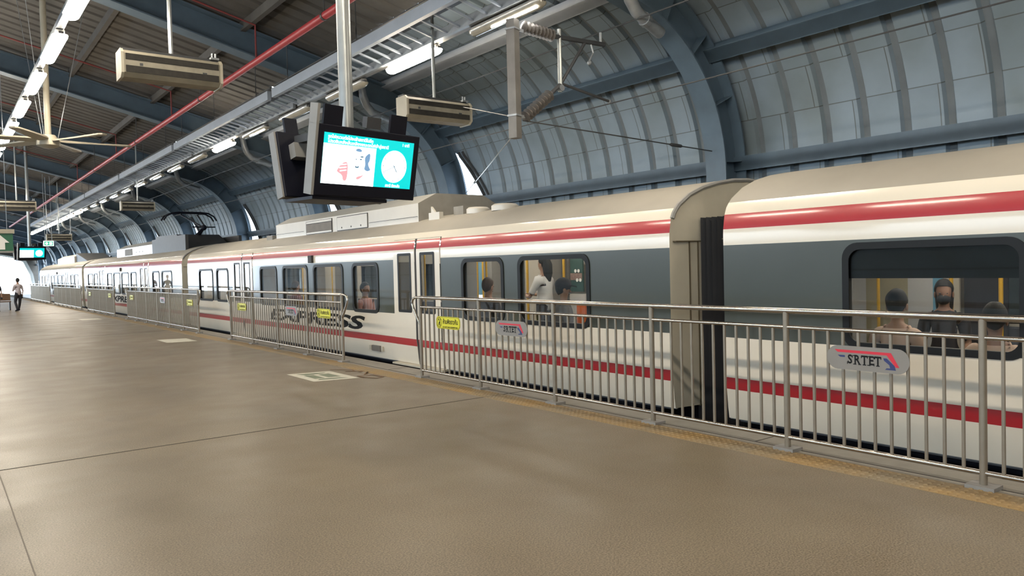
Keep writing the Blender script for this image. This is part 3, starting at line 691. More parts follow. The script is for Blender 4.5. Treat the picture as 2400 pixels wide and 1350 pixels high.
def logo_sign(y, z, label, w=.66, h=.19):
    t = thing('logo_plate', label, 'sign', (RAIL-.03, y, z), 'grey logo plates on the railings'); c = Vector((RAIL-.032, y, z))
    mb = MB(); plate(mb, c, SU, SV, SN, w, h, h*.48, .006); mb.build('plate', M['s_grey'], t)
    def poly(pts, lift=.0065): return [c+SU*a*w+SV*b*h-XA*lift for a, b in pts]
    mb = MB()
    mb.prism(poly([(-.40,.33),(-.36,.22),(.24,.22),(.345,-.24),(.385,-.24),(.29,.33)]), SN*.0012); mb.build('red_stripe', M['s_red'], t)
    mb = MB()
    mb.prism(poly([(-.36,.10),(-.27,.10),(-.27,.02),(-.33,.02)]), SN*.0012); mb.build('navy_flash', M['s_blue'], t); mb = MB()
    mb.prism(poly([(.20,.10),(.24,.10),(.33,-.18),(.345,-.36),(.22,-.36),(.24,-.29),(.28,-.29),(.27,-.16),(.21,-.0)]), SN*.0012); mb.build('navy_flash', M['s_blue'], t)
    mb = MB(); xx = [-.205,-.118,-.026,.056,.136]
    for q, (ch, x) in enumerate(zip('SRTET', xx)):
        put_text(mb, ch, .098, c+SU*x*w-SV*.012-XA*.0075, SU, SV, SN, sx=.82, bold=.0026)
        o = c+SU*x*w-SV*.012-XA*.0072; hh = .034                       # slab serifs
        if ch in 'RE':
            mb.obox(o-SU*.018+SV*hh, SU, SV, SN, .013, .0035, .0006); mb.obox(o-SU*.018-SV*hh, SU, SV, SN, .013, .0035, .0006)
        if ch == 'R': mb.obox(o+SU*.022-SV*hh, SU, SV, SN, .011, .0035, .0006)
        if ch == 'E':
            for s in (-1, 1): mb.obox(o+SU*.022+SV*(hh-.007)*s, SU, SV, SN, .0032, .010, .0006)
        if ch == 'T':
            mb.obox(o-SV*hh, SU, SV, SN, .014, .0035, .0006)
            for s in (-1, 1): mb.obox(o+SU*.024*s+SV*(hh-.006), SU, SV, SN, .0032, .010, .0006)
        if ch == 'S':
            mb.obox(o+SU*.021+SV*(hh-.008), SU, SV, SN, .003, .010, .0006); mb.obox(o-SU*.021-SV*(hh-.008), SU, SV, SN, .003, .010, .0006)
    mb.build('lettering', M['s_ink'], t)
logo_sign(3.10, .845, 'biggest grey oval logo plate, at the right end of the nearest railing')
logo_sign(7.70, .853, 'grey oval logo plate on the nearest railing, right of the yellow sign')
logo_sign(15.08, .838, 'grey oval logo plate in the middle of the second railing')
logo_sign(25.9, .835, 'small grey logo plate in the middle of the third railing')

# ================================================================== FLOOR MARKINGS
def decal(cx, cy, label, big):
    t = thing('floor_decal', label, 'floor decal', (cx, cy, 0)); a, b = .33, .62
    q = lambda x, y, z: (cx+x, cy+y, z)
    MB().prism([q(-a,-b+.15,.0018),(cx+a,cy-b,.0018),q(a,b-.15,.0018),q(-a,b,.0018)], (0,0,.0012)).build('white_panel', M['s_decal'], t)
    if big:
        mb = MB(); z = .0034
        mb.prism([q(-.22,-.36,z),q(.22,-.47,z),q(.14,-.33,z),q(-.15,-.26,z)], (0,0,.0006)); mb.prism([q(-.15,.26,z),q(.15,.3,z),q(.22,.36,z),q(-.22,.48,z)], (0,0,.0006))
        mb.prism([q(-.2,-.2,z),q(-.05,-.22,z),q(-.05,.22,z),q(-.2,.24,z)], (0,0,.0006)); mb.prism([q(.02,-.2,z),q(.2,-.24,z),q(.2,.22,z),q(.02,.2,z)], (0,0,.0006))
        mb.build('green_print', M['s_green'], t)
        mb = MB(); z = .0062
        def arrow(pts):
            for (x0,y0),(x1,y1) in zip(pts, pts[1:]):
                d = Vector((x1-x0,y1-y0,0)); L = d.length; d.normalize(); mb.obox((cx+(x0+x1)/2, cy+(y0+y1)/2, z), d, (-d.y,d.x,0), ZA, L/2+.01, .016, .0006)
        arrow([(.42,.62),(.66,.32),(.62,.16),(.5,.2)]); arrow([(.5,.2),(.72,.05),(.62,-.02)]); arrow([(.62,-.3),(.72,-.12),(.56,-.34)]); arrow([(.40,-.42),(.62,-.5),(.64,-.8),(.5,-.86),(.40,-.62),(.40,-.42)])
        mb.build('brown_arrows', M['s_brown'], t)
decal(4.79, 11.28, 'worn white boarding decal with brown arrow outlines on the paving, nearest', True)
decal(4.79, 20.1, 'smaller worn white decal on the paving by the third railing', False)
decal(4.79, 33.0, 'faint far white decal on the paving by the fourth railing', False)

# ================================================================== TRAIN
CL = 19.9
PRO = [(.050,.012),(.036,.12),(.018,.318),(.0,.441),(0,.853),(0,.885),(0,1.725),(0,1.796),(0,1.90),(.003,1.96),(.028,2.11),(.036,2.13),(.06,2.185),(.10,2.235),(.15,2.285),(.33,2.40),(.56,2.49),(.83,2.555),(1.12,2.60),(1.4,2.615)]
def band_mat(z):      # material slot by height: 0 white, 1 red, 2 grey, 3 roof
    return 0 if z < .318 else 1 if z < .441 else 0 if z < .853 else 2 if z < 1.796 else 0 if z < 1.96 else 1 if z < 2.11 else 0 if z < 2.235 else 3
def door_mat(z): return 0 if z < .318 else 1 if z < .441 else 0 if z < 1.96 else 1 if z < 2.11 else 0
MTR = [M['t_white'], M['t_red'], M['t_grey'], M['t_roof']]
WIN = [(1.29,2.75),(3.08,4.17),(6.91,8.01),(8.41,9.90),(10.2,11.69),(12.05,13.22),(15.75,16.85),(17.18,18.62)]
DOORS = [(4.77,6.33),(13.75,15.37)]
def car(y0, label, flip=False, lettering=True, blind=False, unit='B', gang=(True, True), detail=True):
    """y0: world Y of the near end (small Y)."""
    wins = [(CL-b, CL-a) for a, b in WIN] if flip else WIN
    doors = [(CL-b, CL-a) for a, b in DOORS] if flip else DOORS
    t = thing('train_car', label, 'train car', (TX+1.4, y0+CL/2, -1.1), 'white red striped train cars'); Y = lambda y: y0+y
    W = 2.8
    # shell
    mb = MB(); prof = [(TX+x, z) for x, z in PRO]+[(TX+W-x, z) for x, z in PRO[-2::-1]]; n = len(prof)
    ys = sorted({0.0, CL, .35, CL-.35} | {v for a in wins for v in (a[0]+.045, a[1]-.045)} | {v for d in doors for v in d})
    idx = {}
    for j, y in enumerate(ys):
        for i, (x, z) in enumerate(prof): idx[i, j] = len(mb.v); mb.v.append(Vector((x, Y(y), z)))
    for j in range(len(ys)-1):
        ym = (ys[j]+ys[j+1])/2
        for i in range(n-1):
            zm = (prof[i][1]+prof[i+1][1])/2
            if any(a < ym < b for a, b in wins) and .885 < zm < 1.725: continue
            if i < n/2 and any(a < ym < b for a, b in doors) and zm < 2.13: continue
            mb.mi = band_mat(zm); mb.face((idx[i,j], idx[i,j+1], idx[i+1,j+1], idx[i+1,j]))
    mb.build('body_shell', MTR, t, smooth=True)
    # end walls, recessed gangway
    for near in (True, False):
        yy = 0 if near else CL; s = 1 if near else -1
        e = MB(); pts = [Vector((x, Y(yy), z)) for x, z in prof]
        # ring around the doorway, leaning slightly inward
        dw = [(TX+.48,-.05),(TX+.48,1.98),(TX+.6,2.1),(TX+W-.6,2.1),(TX+W-.48,1.98),(TX+W-.48,-.05)]
        outer = [p+Vector((0, s*.0, 0)) for p in pts]
        m_ = len(outer)
        inner = []
        for p in outer:
            q = Vector((min(max(p.x, TX+.48), TX+W-.48), Y(yy)-s*.05, min(p.z, 2.1))); inner.append(q)
        e.v = outer+inner
        for i in range(m_-1): e.face((i, i+1, m_+i+1, m_+i))
        o = e.build('end_panel', M['t_end'], t)
        g = MB()
        if near: g.tube([p+Vector((.012,-s*.006,-.012)) for p in pts[11:-11]], .026, 6).build('end_rim', M['edge'], t)
        g = MB()
        for dx in (.29, .42): g.box(TX+dx-.006, TX+dx+.006, Y(yy)-s*(.012+.05*dx/.48), Y(yy)-s*.0, .0, 1.86)
        g.box(TX+.05, TX+.48, Y(yy)-s*.056, Y(yy), 1.86, 1.872)
        g.build('end_seams', M['t_groove'], t)
    # bellows to the next car on the near side
    if gang[0]:
        b = MB(); L = .69
        for k in range(9):
            f0, f1 = k/9, (k+.5)/9
            for ya, yb, r0, r1 in ((f0, f1, 0, .05), (f1, (k+1)/9, .05, 0)):
                P = lambda q, r: [(TX+.44+r, Y(-L*q), -.3), (TX+.44+r, Y(-L*q), 2.13-r), (TX+W-.44-r, Y(-L*q), 2.13-r), (TX+W-.44-r, Y(-L*q), -.3)]
                A, B = P(ya, r0), P(yb, r1)
                for i in range(3): b.add([A[i], B[i], B[i+1], A[i+1]], [(0,1,2,3)])
        b.build('gangway_bellows', M['rubber'], t)
        MB().box(TX+.7, TX+W-.7, Y(-.72), Y(0), -.75, -.5).build('coupler', M['black'], t)
    # underframe and skirts below platform level
    MB().box(TX+.2, TX+W-.2, Y(.3), Y(CL-.3), -.75, -.05).build('underframe', M['black'], t)
    for yb in (2.6, CL-2.6):
        q = MB()
        for d in (-1.25, 1.25):
            for x in (TX+.65, TX+W-.75): q.tube([(x, Y(yb+d), -.68), (x+.1, Y(yb+d), -.68)], .42, 20)
        q.build('wheels', M['black'], t)
    # windows
    for i, (a, b) in enumerate(wins):
        c = Vector((TX, Y((a+b)/2), 1.30)); w_, h_ = b-a, .94
        f = MB(); ring(f, c, SU, SV, SN, w_, h_, .14, .06, .012); fr = f.build('window_frame', M['gasket'], t)
        MB().box(TX+.012, TX+.018, Y(a+.045), Y(b-.045), .875, 1.73).build('window_pane', M['glass'], fr)
        if blind and i == 0: MB().box(TX+.03, TX+.04, Y(a+.03), Y(b-.03), 1.455, 1.75).build('window_blind', M['gasket'], fr)
        f = MB(); c2 = Vector((TX+W, c.y, c.z)); ring(f, c2, YA, SV, XA, w_, h_, .14, .06, .012); fr = f.build('window_frame', M['gasket'], t)
        MB().box(TX+W-.018, TX+W-.012, Y(a+.045), Y(b-.045), .875, 1.73).build('window_pane', M['glass'], fr)
    # doors: two leaves each side of a dark seam
    for a, b in doors:
        ms = (a+b)/2
        for (da, db) in ((a+.012, ms-.035), (ms+.035, b-.012)):
            wa, wb = (da+.17, db-.13) if da < ms-.1 else (da+.13, db-.17)
            leaf = MB(); sts = [(x, z) for x, z in PRO if z <= 2.13]; cut = [(0, .90), (0, 1.885)]
            sts = sorted(sts+cut, key=lambda p: p[1]); yy = [da, wa, wb, db]; o = {}
            for j, y in enumerate(yy):
                for i, (x, z) in enumerate(sts): o[i,j] = len(leaf.v); leaf.v.append(Vector((TX+x-.012, Y(y), z)))
            for j in range(3):
                for i in range(len(sts)-1):
                    zm = (sts[i][1]+sts[i+1][1])/2
                    if j == 1 and .90 < zm < 1.885: continue
                    leaf.mi = door_mat(zm); leaf.face((o[i,j], o[i,j+1], o[i+1,j+1], o[i+1,j]))
            lf = leaf.build('door_leaf', MTR, t, smooth=True)
            f = MB(); ring(f, (TX-.012, Y((wa+wb)/2), 1.3925), SU, SV, SN, wb-wa+.03, 1.015, .03, .045, .006); f.build('door_window_frame', M['gasket'], lf)
            MB().box(TX-.002, TX+.004, Y(wa), Y(wb), .895, 1.89).build('door_window_pane', M['dglass'], lf)
            # hidden-face lip around the leaf
        sm = MB()
        for i in range(len([1 for p in PRO if p[1] <= 2.13])-1):
            (x0,z0),(x1,z1) = PRO[i], PRO[i+1]
            for yc, hw, m_ in ((ms, .036, 0), (a+.004, .009, 0), (b-.004, .009, 0)):
                if yc == ms: sm.add([(TX+x0-.004, Y(yc-hw), z0), (TX+x0-.004, Y(yc+hw), z0), (TX+x1-.004, Y(yc+hw), z1), (TX+x1-.004, Y(yc-hw), z1)], [(0,1,2,3)])
                else: sm.add([(TX+x0+.004, Y(yc-hw), z0), (TX+x0+.004, Y(yc+hw), z0), (TX+x1+.004, Y(yc+hw), z1), (TX+x1+.004, Y(yc-hw), z1)], [(0,1,2,3)])
        sm.box(TX+.03, TX+.034, Y(a), Y(b), 2.118, 2.135)
        sm.build('door_seal', M['t_seam'], t)
        MB().box(TX-.05, TX+.2, Y(a-.05), Y(b+.05), -.03, .0).build('door_step', M['t_end'], t)
        MB().tube([(TX-.016, Y(ms-.1), 1.13), (TX-.02, Y(ms-.1), 1.13)], .02, 10).build('door_button', M['t_seam'], t)
    # waist bands: the railing's shadows are left to the lamps; service hatch and camera
    hy = 7.1
    MB().box(TX-.002, TX+.03, Y(hy-.16), Y(hy+.16), .13, .235).build('service_hatch', M['louvre'], t); MB().box(TX+.0, TX+.03, Y(hy-.27), Y(hy-.2), .14, .225).box(TX+.0, TX+.03, Y(hy+.2), Y(hy+.27), .14, .225).build('hatch_latch', M['t_end'], t)
    MB().box(TX-.05, TX+.02, Y(9.86), Y(10.06), 1.805, 1.965).build('camera_housing', M['t_seam'], t, bevel=.01)
    if lettering:
        mb = MB(); vs, fs = text_mesh('EXPRESS', .40, bold=.014, shear=.22); xs = [v.x for v in vs]; wd = max(xs)-min(xs); zs = [v.y for v in vs]; hc = (max(zs)+min(zs))/2; ht = max(zs)-min(zs)
        mb.add([Vector((TX-.003, Y(10.15)-p.x*(5.1/wd), .628+(p.y-hc)*.27/ht)) for p in vs], fs); mb.build('lettering', M['s_ink'], t)
    # ---- interior
    MB().box(TX+.1, TX+W-.1, Y(.1), Y(CL-.1), -.02, .04).build('interior_floor', M['lin_flr'], t)
    MB().box(TX+.1, TX+W-.1, Y(.1), Y(CL-.1), 2.12, 2.15).build('interior_ceiling', M['lining'], t)
    for x in (TX+.85, TX+W-.95): MB().box(x, x+.1, Y(.8), Y(CL-.8), 2.10, 2.12).build('light_strip', M['car_lamp'], t)
    for side in (0, 1):
        x = TX+.07 if side == 0 else TX+W-.09; l = MB(); last = 0
        holes = sorted([(a+.045, b-.045, .885, 1.725) for a, b in wins]+([(a, b, .0, 2.13) for a, b in doors] if side == 0 else []))
        for a, b, z0, z1 in holes:
            l.box(x, x+.02, Y(last), Y(a), 0, 2.13); last = b
            if z0 > 0: l.box(x, x+.02, Y(a), Y(b), 0, z0)
            l.box(x, x+.02, Y(a), Y(b), z1, 2.14)
        l.box(x, x+.02, Y(last), Y(CL), 0, 2.13); l.build('interior_lining', M['lining'] if side else M['lin_gry'], t)
    if detail:
        k = 0
        for a, b in ((.5, doors[0][0]-.15), (doors[0][1]+.15, doors[1][0]-.15), (doors[1][1]+.15, CL-.5)):
            for x0, x1, xb in ((TX+.12, TX+.56, TX+.12), (TX+W-.56, TX+W-.12, TX+W-.18)):
                MB().box(x0, x1, Y(a), Y(b), .36, .45).box(xb, xb+.06, Y(a), Y(b), .45, .86).build('bench_seat', M['seat'], t, bevel=.02)
            for x in (TX+.75, TX+W-.75):
                for y in (a+.05, b-.05): MB().tube([(x, Y(y), .04), (x, Y(y), 2.12)], .018, 8).build('grab_pole', M['yellow'], t, smooth=True)
        for d in doors:
            for y in (d[0]-.1, d[1]+.1):
                for x0, x1 in ((TX+.12, TX+.62), (TX+W-.62, TX+W-.12)):
                    MB().box(x0, x1, Y(y-.015), Y(y+.015), .04, 1.75).build('draught_screen', M['lin_gry'], t)
    else:
        for x0, x1 in ((TX+.12, TX+.56), (TX+W-.56, TX+W-.12)): MB().box(x0, x1, Y(.5), Y(CL-.5), .36, .45).build('bench_seat', M['seat'], t)
    # ---- roof equipment
    def sect(y, zt): return [(TX+.5, y, 2.40), (TX+.5, y, zt-.19), (TX+.88, y, zt), (TX+W-.88, y, zt), (TX+W-.5, y, zt-.19), (TX+W-.5, y, 2.40)]
    def housing(ya, yb, zt, ma, nm='roof_housing', cap=None):
        mb = MB(); A = sect(Y(ya), zt); B = sect(Y(yb), zt); n_ = 6
        mb.add(A+B, [(i, i+1, n_+i+1, n_+i) for i in range(n_-1)]); mb.use(1 if cap else 0); mb.add(A, [tuple(range(6))]); mb.add(B, [tuple(range(6))])
        return mb.build(nm, [ma, M['t_unitg']], t)
    if unit == 'B':
        u = housing(6.27, 13.35, 2.99, M['t_unit'], cap=True)
        x = TX+.498
        def panel(ya, yb, za, zb, m_, nm):
            MB().box(x-.008, x+.0, Y(ya), Y(yb), za, zb).build(nm, m_, u)
        panel(8.25, 9.7, 2.47, 2.77, M['t_seam'], 'panel_gap'); MB().box(x-.014, x-.004, Y(8.27), Y(9.68), 2.485, 2.755).build('access_panel', M['t_unit'], u)
        panel(9.95, 11.4, 2.47, 2.77, M['t_seam'], 'panel_gap'); MB().box(x-.014, x-.004, Y(9.98), Y(11.37), 2.52, 2.70).build('louvre_grille', M['louvre'], u); MB().box(x-.014, x-.004, Y(9.98), Y(11.37), 2.48, 2.515).box(x-.014, x-.004, Y(9.98), Y(11.37), 2.715, 2.76).build('grille_border', M['t_unit'], u)
        for yy in (8.55, 9.0, 9.45): MB().tube([(x-.02, Y(yy), 2.535), (x-.005, Y(yy), 2.535)], .018, 8).build('latch', M['t_seam'], u)
        for ya, yb in ((6.3, 8.2), (11.55, 13.3)): MB().box(x-.006, x, Y(ya), Y(yb), 2.56, 2.567).build('panel_gap', M['t_seam'], u)
        h = MB(); h.box(TX+.52, TX+.60, Y(5.6), Y(5.95), 2.46, 2.60).prism([(TX+.6,Y(5.7),2.46),(TX+.6,Y(6.0),2.46),(TX+.6,Y(6.0),2.72)], (.04,0,0)).build('roof_bracket', M['t_unit'], t)
        for yy, r in ((4.9, .2), (4.15, .22)): MB().tube([(TX+.85, Y(yy), 2.52), (TX+.85, Y(yy), 2.60), (TX+.85, Y(yy), 2.63)], [r, r, r*.8], 16).build('roof_dome', M['t_unit'], t, smooth=True)
        MB().box(TX+.75, TX+.95, Y(5.2), Y(5.5), 2.52, 2.68).build('roof_box', M['t_unitg'], t)
        MB().box(TX+.45, TX+.6, Y(13.5), Y(13.9), 2.42, 2.56).build('roof_box', M['t_unitg'], t)
    if unit == 'C':
        u = housing(6.2, 13.5, 3.02, M['t_unit'], cap=True); x = TX+.498
        MB().box(x-.012, x, Y(10.1), Y(11.6), 2.50, 2.78).build('louvre_grille', M['louvre'], u)
        for yy in (8.0, 8.6, 9.2): MB().tube([(x-.02, Y(yy), 2.6), (x-.005, Y(yy), 2.6)], .018, 8).build('latch', M['t_seam'], u)
        MB().box(TX+.45, TX+.55, Y(1.2), Y(6.1), 2.40, 2.98).box(TX+W-.55, TX+W-.45, Y(1.2), Y(6.1), 2.40, 2.95).prism([(TX+.6, Y(6.15), 2.5), (TX+.6, Y(1.4), 2.5), (TX+.6, Y(3.0), 3.06), (TX+.6, Y(6.15), 3.12)], (1.5,0,0)).build('equipment_well', M['dark'], t)
    if unit == 'D': housing(6.2, 13.8, 3.02, M['t_unit'], cap=True); MB().prism([(TX+.6, Y(6.15), 2.5), (TX+.6, Y(2.0), 2.5), (TX+.6, Y(6.15), 3.05)], (1.5,0,0)).build('equipment_well', M['dark'], t)
    return t
carA = car(4.98-CL, 'nearest white train car, cut off at right, with a dark blind in its window', flip=True, lettering=False, blind=True, unit='N', gang=(False, False))
carB = car(5.70, 'second white train car, large and complete, with open view of its roof housing')
carC = car(26.30, 'third white train car along, with the raised pantograph on its roof', unit='C', detail=False)
carD = car(46.95, 'farthest white train car beside the bright open end of the hall', unit='D', gang=(True, False), detail=False)
# fittings seen through the windows of car B and car A
def inb(nm, m, y0, y1, z0, z1, x=TX+2.60, d=.03, par=None): MB().box(x-d, x, y0, y1, z0, z1).build(nm, M[m], par)
inb('advert_panel', 'lin_blu', 13.0, 13.37, 1.05, 1.72, par=carB); inb('wall_panel', 'lin_gry', 12.3, 12.95, .1, 2.0, par=carB); inb('wall_panel', 'lining', 12.15, 12.32, .1, 2.0, TX+2.55, par=carB)
inb('door_panel', 'lin_gry', 10.3, 10.76, .1, 2.0, par=carB); inb('door_panel', 'lining', 10.76, 10.86, .1, 2.0, TX+2.58, par=carB); inb('wall_panel', 'lining', 9.70, 9.80, .1, 2.0, TX+2.56, par=carB)
inb('poster', 'lin_grn', 9.83, 10.15, 1.16, 1.76, TX+2.5, par=carB); inb('poster_strip', 'lin_pink', 9.84, 10.14, 1.36, 1.48, TX+2.465, .004, par=carB)
for y, z in ((10.0, 1.52), (9.92, 1.52), (9.96, 1.36), (9.88, 1.36)): MB().tube([(TX+2.455, y, z), (TX+2.462, y, z)], .03, 12).build('poster_icon', M['s_white'], carB)
inb('wall_panel', 'lin_wht', 9.80, 10.2, .1, 1.12, TX+2.52, par=carB); inb('locker', 'orange', 9.76, 9.98, .45, .98, TX+2.48, par=carB)
for y in (11.28, 10.24, 12.93): MB().tube([(TX+2.4, y, .04), (TX+2.4, y, 2.12)], .024, 8).build('grab_pole', M['yellow'], carB, smooth=True)
for y0_, y1_, m in ((4.84, 5.35, 'lin_wht'), (4.34, 4.84, 'lin_tan'), (4.06, 4.34, 'lin_wht'), (3.95, 4.06, 'lin_blu'), (3.78, 3.95, 'lining'), (3.3, 3.73, 'lin_drk')): inb('wall_panel', m, y0_, y1_, .1, 2.0, TX+2.58, par=carA)
for y in (3.80, 3.31): MB().tube([(TX+2.4, y, .04), (TX+2.4, y, 2.12)], .022, 8).build('grab_pole', M['yellow'], carA, smooth=True)

# ---- pantograph on the third car
t = thing('pantograph', 'dark raised pantograph with a curved collector bow on the third car roof', 'pantograph', (7.9, 29.5, 2.65)); D = M['black']
MB().box(7.4, 8.4, 29.0, 30.6, 2.64, 2.74).build('base_frame', D, t)
MB().tube([(7.9,30.3,2.74),(7.9,28.7,3.27)], [.07,.05], 8).tube([(7.72,30.3,2.74),(7.85,28.7,3.27)], .025, 6).build('lower_arm', D, t)
MB().ball((7.9,28.68,3.28), .1, 10, 8).tube([(7.5,28.7,3.3),(8.3,28.7,3.3)], .025, 6).build('knee_joint', D, t)
MB().tube([(7.86,28.68,3.3),(7.6,30.6,3.86)], .03, 8).tube([(7.94,28.68,3.3),(8.2,30.6,3.86)], .03, 8).build('upper_arm', D, t)
for y in (30.4, 30.8): MB().tube([(6.95,y,3.64),(7.05,y,3.80),(7.25,y,3.91),(7.5,y,3.94),(8.3,y,3.94),(8.55,y,3.91),(8.75,y,3.80),(8.85,y,3.64)], .03, 8).build('collector_bow', D, t, smooth=True)
for x in (7.55, 8.25): MB().tube([(x,30.3,3.87),(x,30.9,3.87)], .025, 6).build('bow_link', D, t)

# ================================================================== HANGING SIGNS AND RODS AT THE FAR LEFT
t = thing('exit_sign', 'dark green hanging sign with a white up arrow at the left frame edge', 'sign', (1.25, 20, 2.55))
MB().box(1.0, 1.47, 19.95, 20.05, 2.24, 2.62).build('sign_box', M['ex_dull'], t); MB().box(.96, 1.50, 19.92, 20.08, 2.62, 2.71).build('sign_cap', M['cream'], t); MB().box(1.0, 1.47, 19.94, 20.06, 2.20, 2.24).build('sign_frame', M['edge'], t)
MB().prism([(1.08,19.94,2.42),(1.24,19.94,2.58),(1.40,19.94,2.42),(1.32,19.94,2.42),(1.32,19.94,2.27),(1.16,19.94,2.27),(1.16,19.94,2.42)], (0,-.004,0)).build('up_arrow', M['s_white'], t)
for x in (1.1, 1.37): MB().tube([(x,20,2.7),(x,20,deck_z(x))], .007, 6).build('hanger_rod', M['galv'], t)
def exit_box(loc, label):
    t = thing('exit_sign', label, 'sign', loc); x, y, z = loc
    MB().box(x-.22, x+.22, y-.04, y+.04, z-.13, z+.13).build('sign_box', M['ex_white'], t); MB().box(x-.19, x+.19, y-.046, y-.04, z-.1, z+.1).build('sign_face', M['ex_green'], t)
    MB().tube([(x-.09,y-.052,z),(x-.09,y-.047,z)], .06, 12).box(x+.03, x+.15, y-.052, y-.047, z-.06, z+.06).build('pictogram', M['ex_white'], t)
    for s in (-.15, .15): MB().tube([(x+s,y,z+.12),(x+s,y,deck_z(x+s))], .012, 6).build('hanger_rod', M['galv'], t)
exit_box((4.82, 45, 3.34), 'tiny lit green and white exit sign right of the far display screen')
exit_box((2.0, 48, 2.62), 'blurred green lit sign low at the left frame edge under the arrow sign')
for i, (px, py, z0, lab) in enumerate(((5.93, 45.9, 3.86, 'tallest distant hanging rod, right end of the tiny dark air curtain'), (4.87, 45.9, 3.86, 'distant hanging rod at the left end of the tiny dark air curtain'), (6.05, 52, 4.4, 'short distant hanging rod between the two rods of the tiny air curtain'))):
    tag(MB().tube([(px,py,z0),(px,py,deck_z(px)-.0)], .022, 8).tube([(px-.06,py,z0),(px+.06,py,z0)], .03, 6).build('hanging_rod', M['galv'], None), lab, 'rod', 'hanging rods')

# ================================================================== PEOPLE
def skin_mesh(name, chains, mats, sub=2):
    """chains: list of lists of (point, radius); chains share vertices at identical points; first point of the first chain is the root."""
    bm = bmesh.new(); sk = bm.verts.layers.skin.verify(); vm = {}
    def vert(p, r):
        k = tuple(round(c, 4) for c in p)
        if k not in vm:
            v = bm.verts.new(p); rr = r if hasattr(r, '__len__') else (r, r); v[sk].radius = rr; v[sk].use_root = (len(vm) == 0); vm[k] = v
        return vm[k]
    for ch in chains:
        for (p, r), (q, s) in zip(ch, ch[1:]):
            a, b = vert(p, r), vert(q, s)
            if bm.edges.get((a, b)) is None: bm.edges.new((a, b))
    me = bpy.data.meshes.new(name); bm.to_mesh(me); bm.free(); ob = bpy.data.objects.new(name, me); COL.objects.link(ob)
    ob.modifiers.new('s', 'SKIN').use_smooth_shade = True; m = ob.modifiers.new('u', 'SUBSURF'); m.levels = m.render_levels = sub
    dg = bpy.context.evaluated_depsgraph_get(); dg.update(); out = bpy.data.meshes.new_from_object(ob.evaluated_get(dg)); bpy.data.objects.remove(ob)
    out.materials.clear(); out.materials.append(mats); out.polygons.foreach_set('use_smooth', [True]*len(out.polygons)); return out
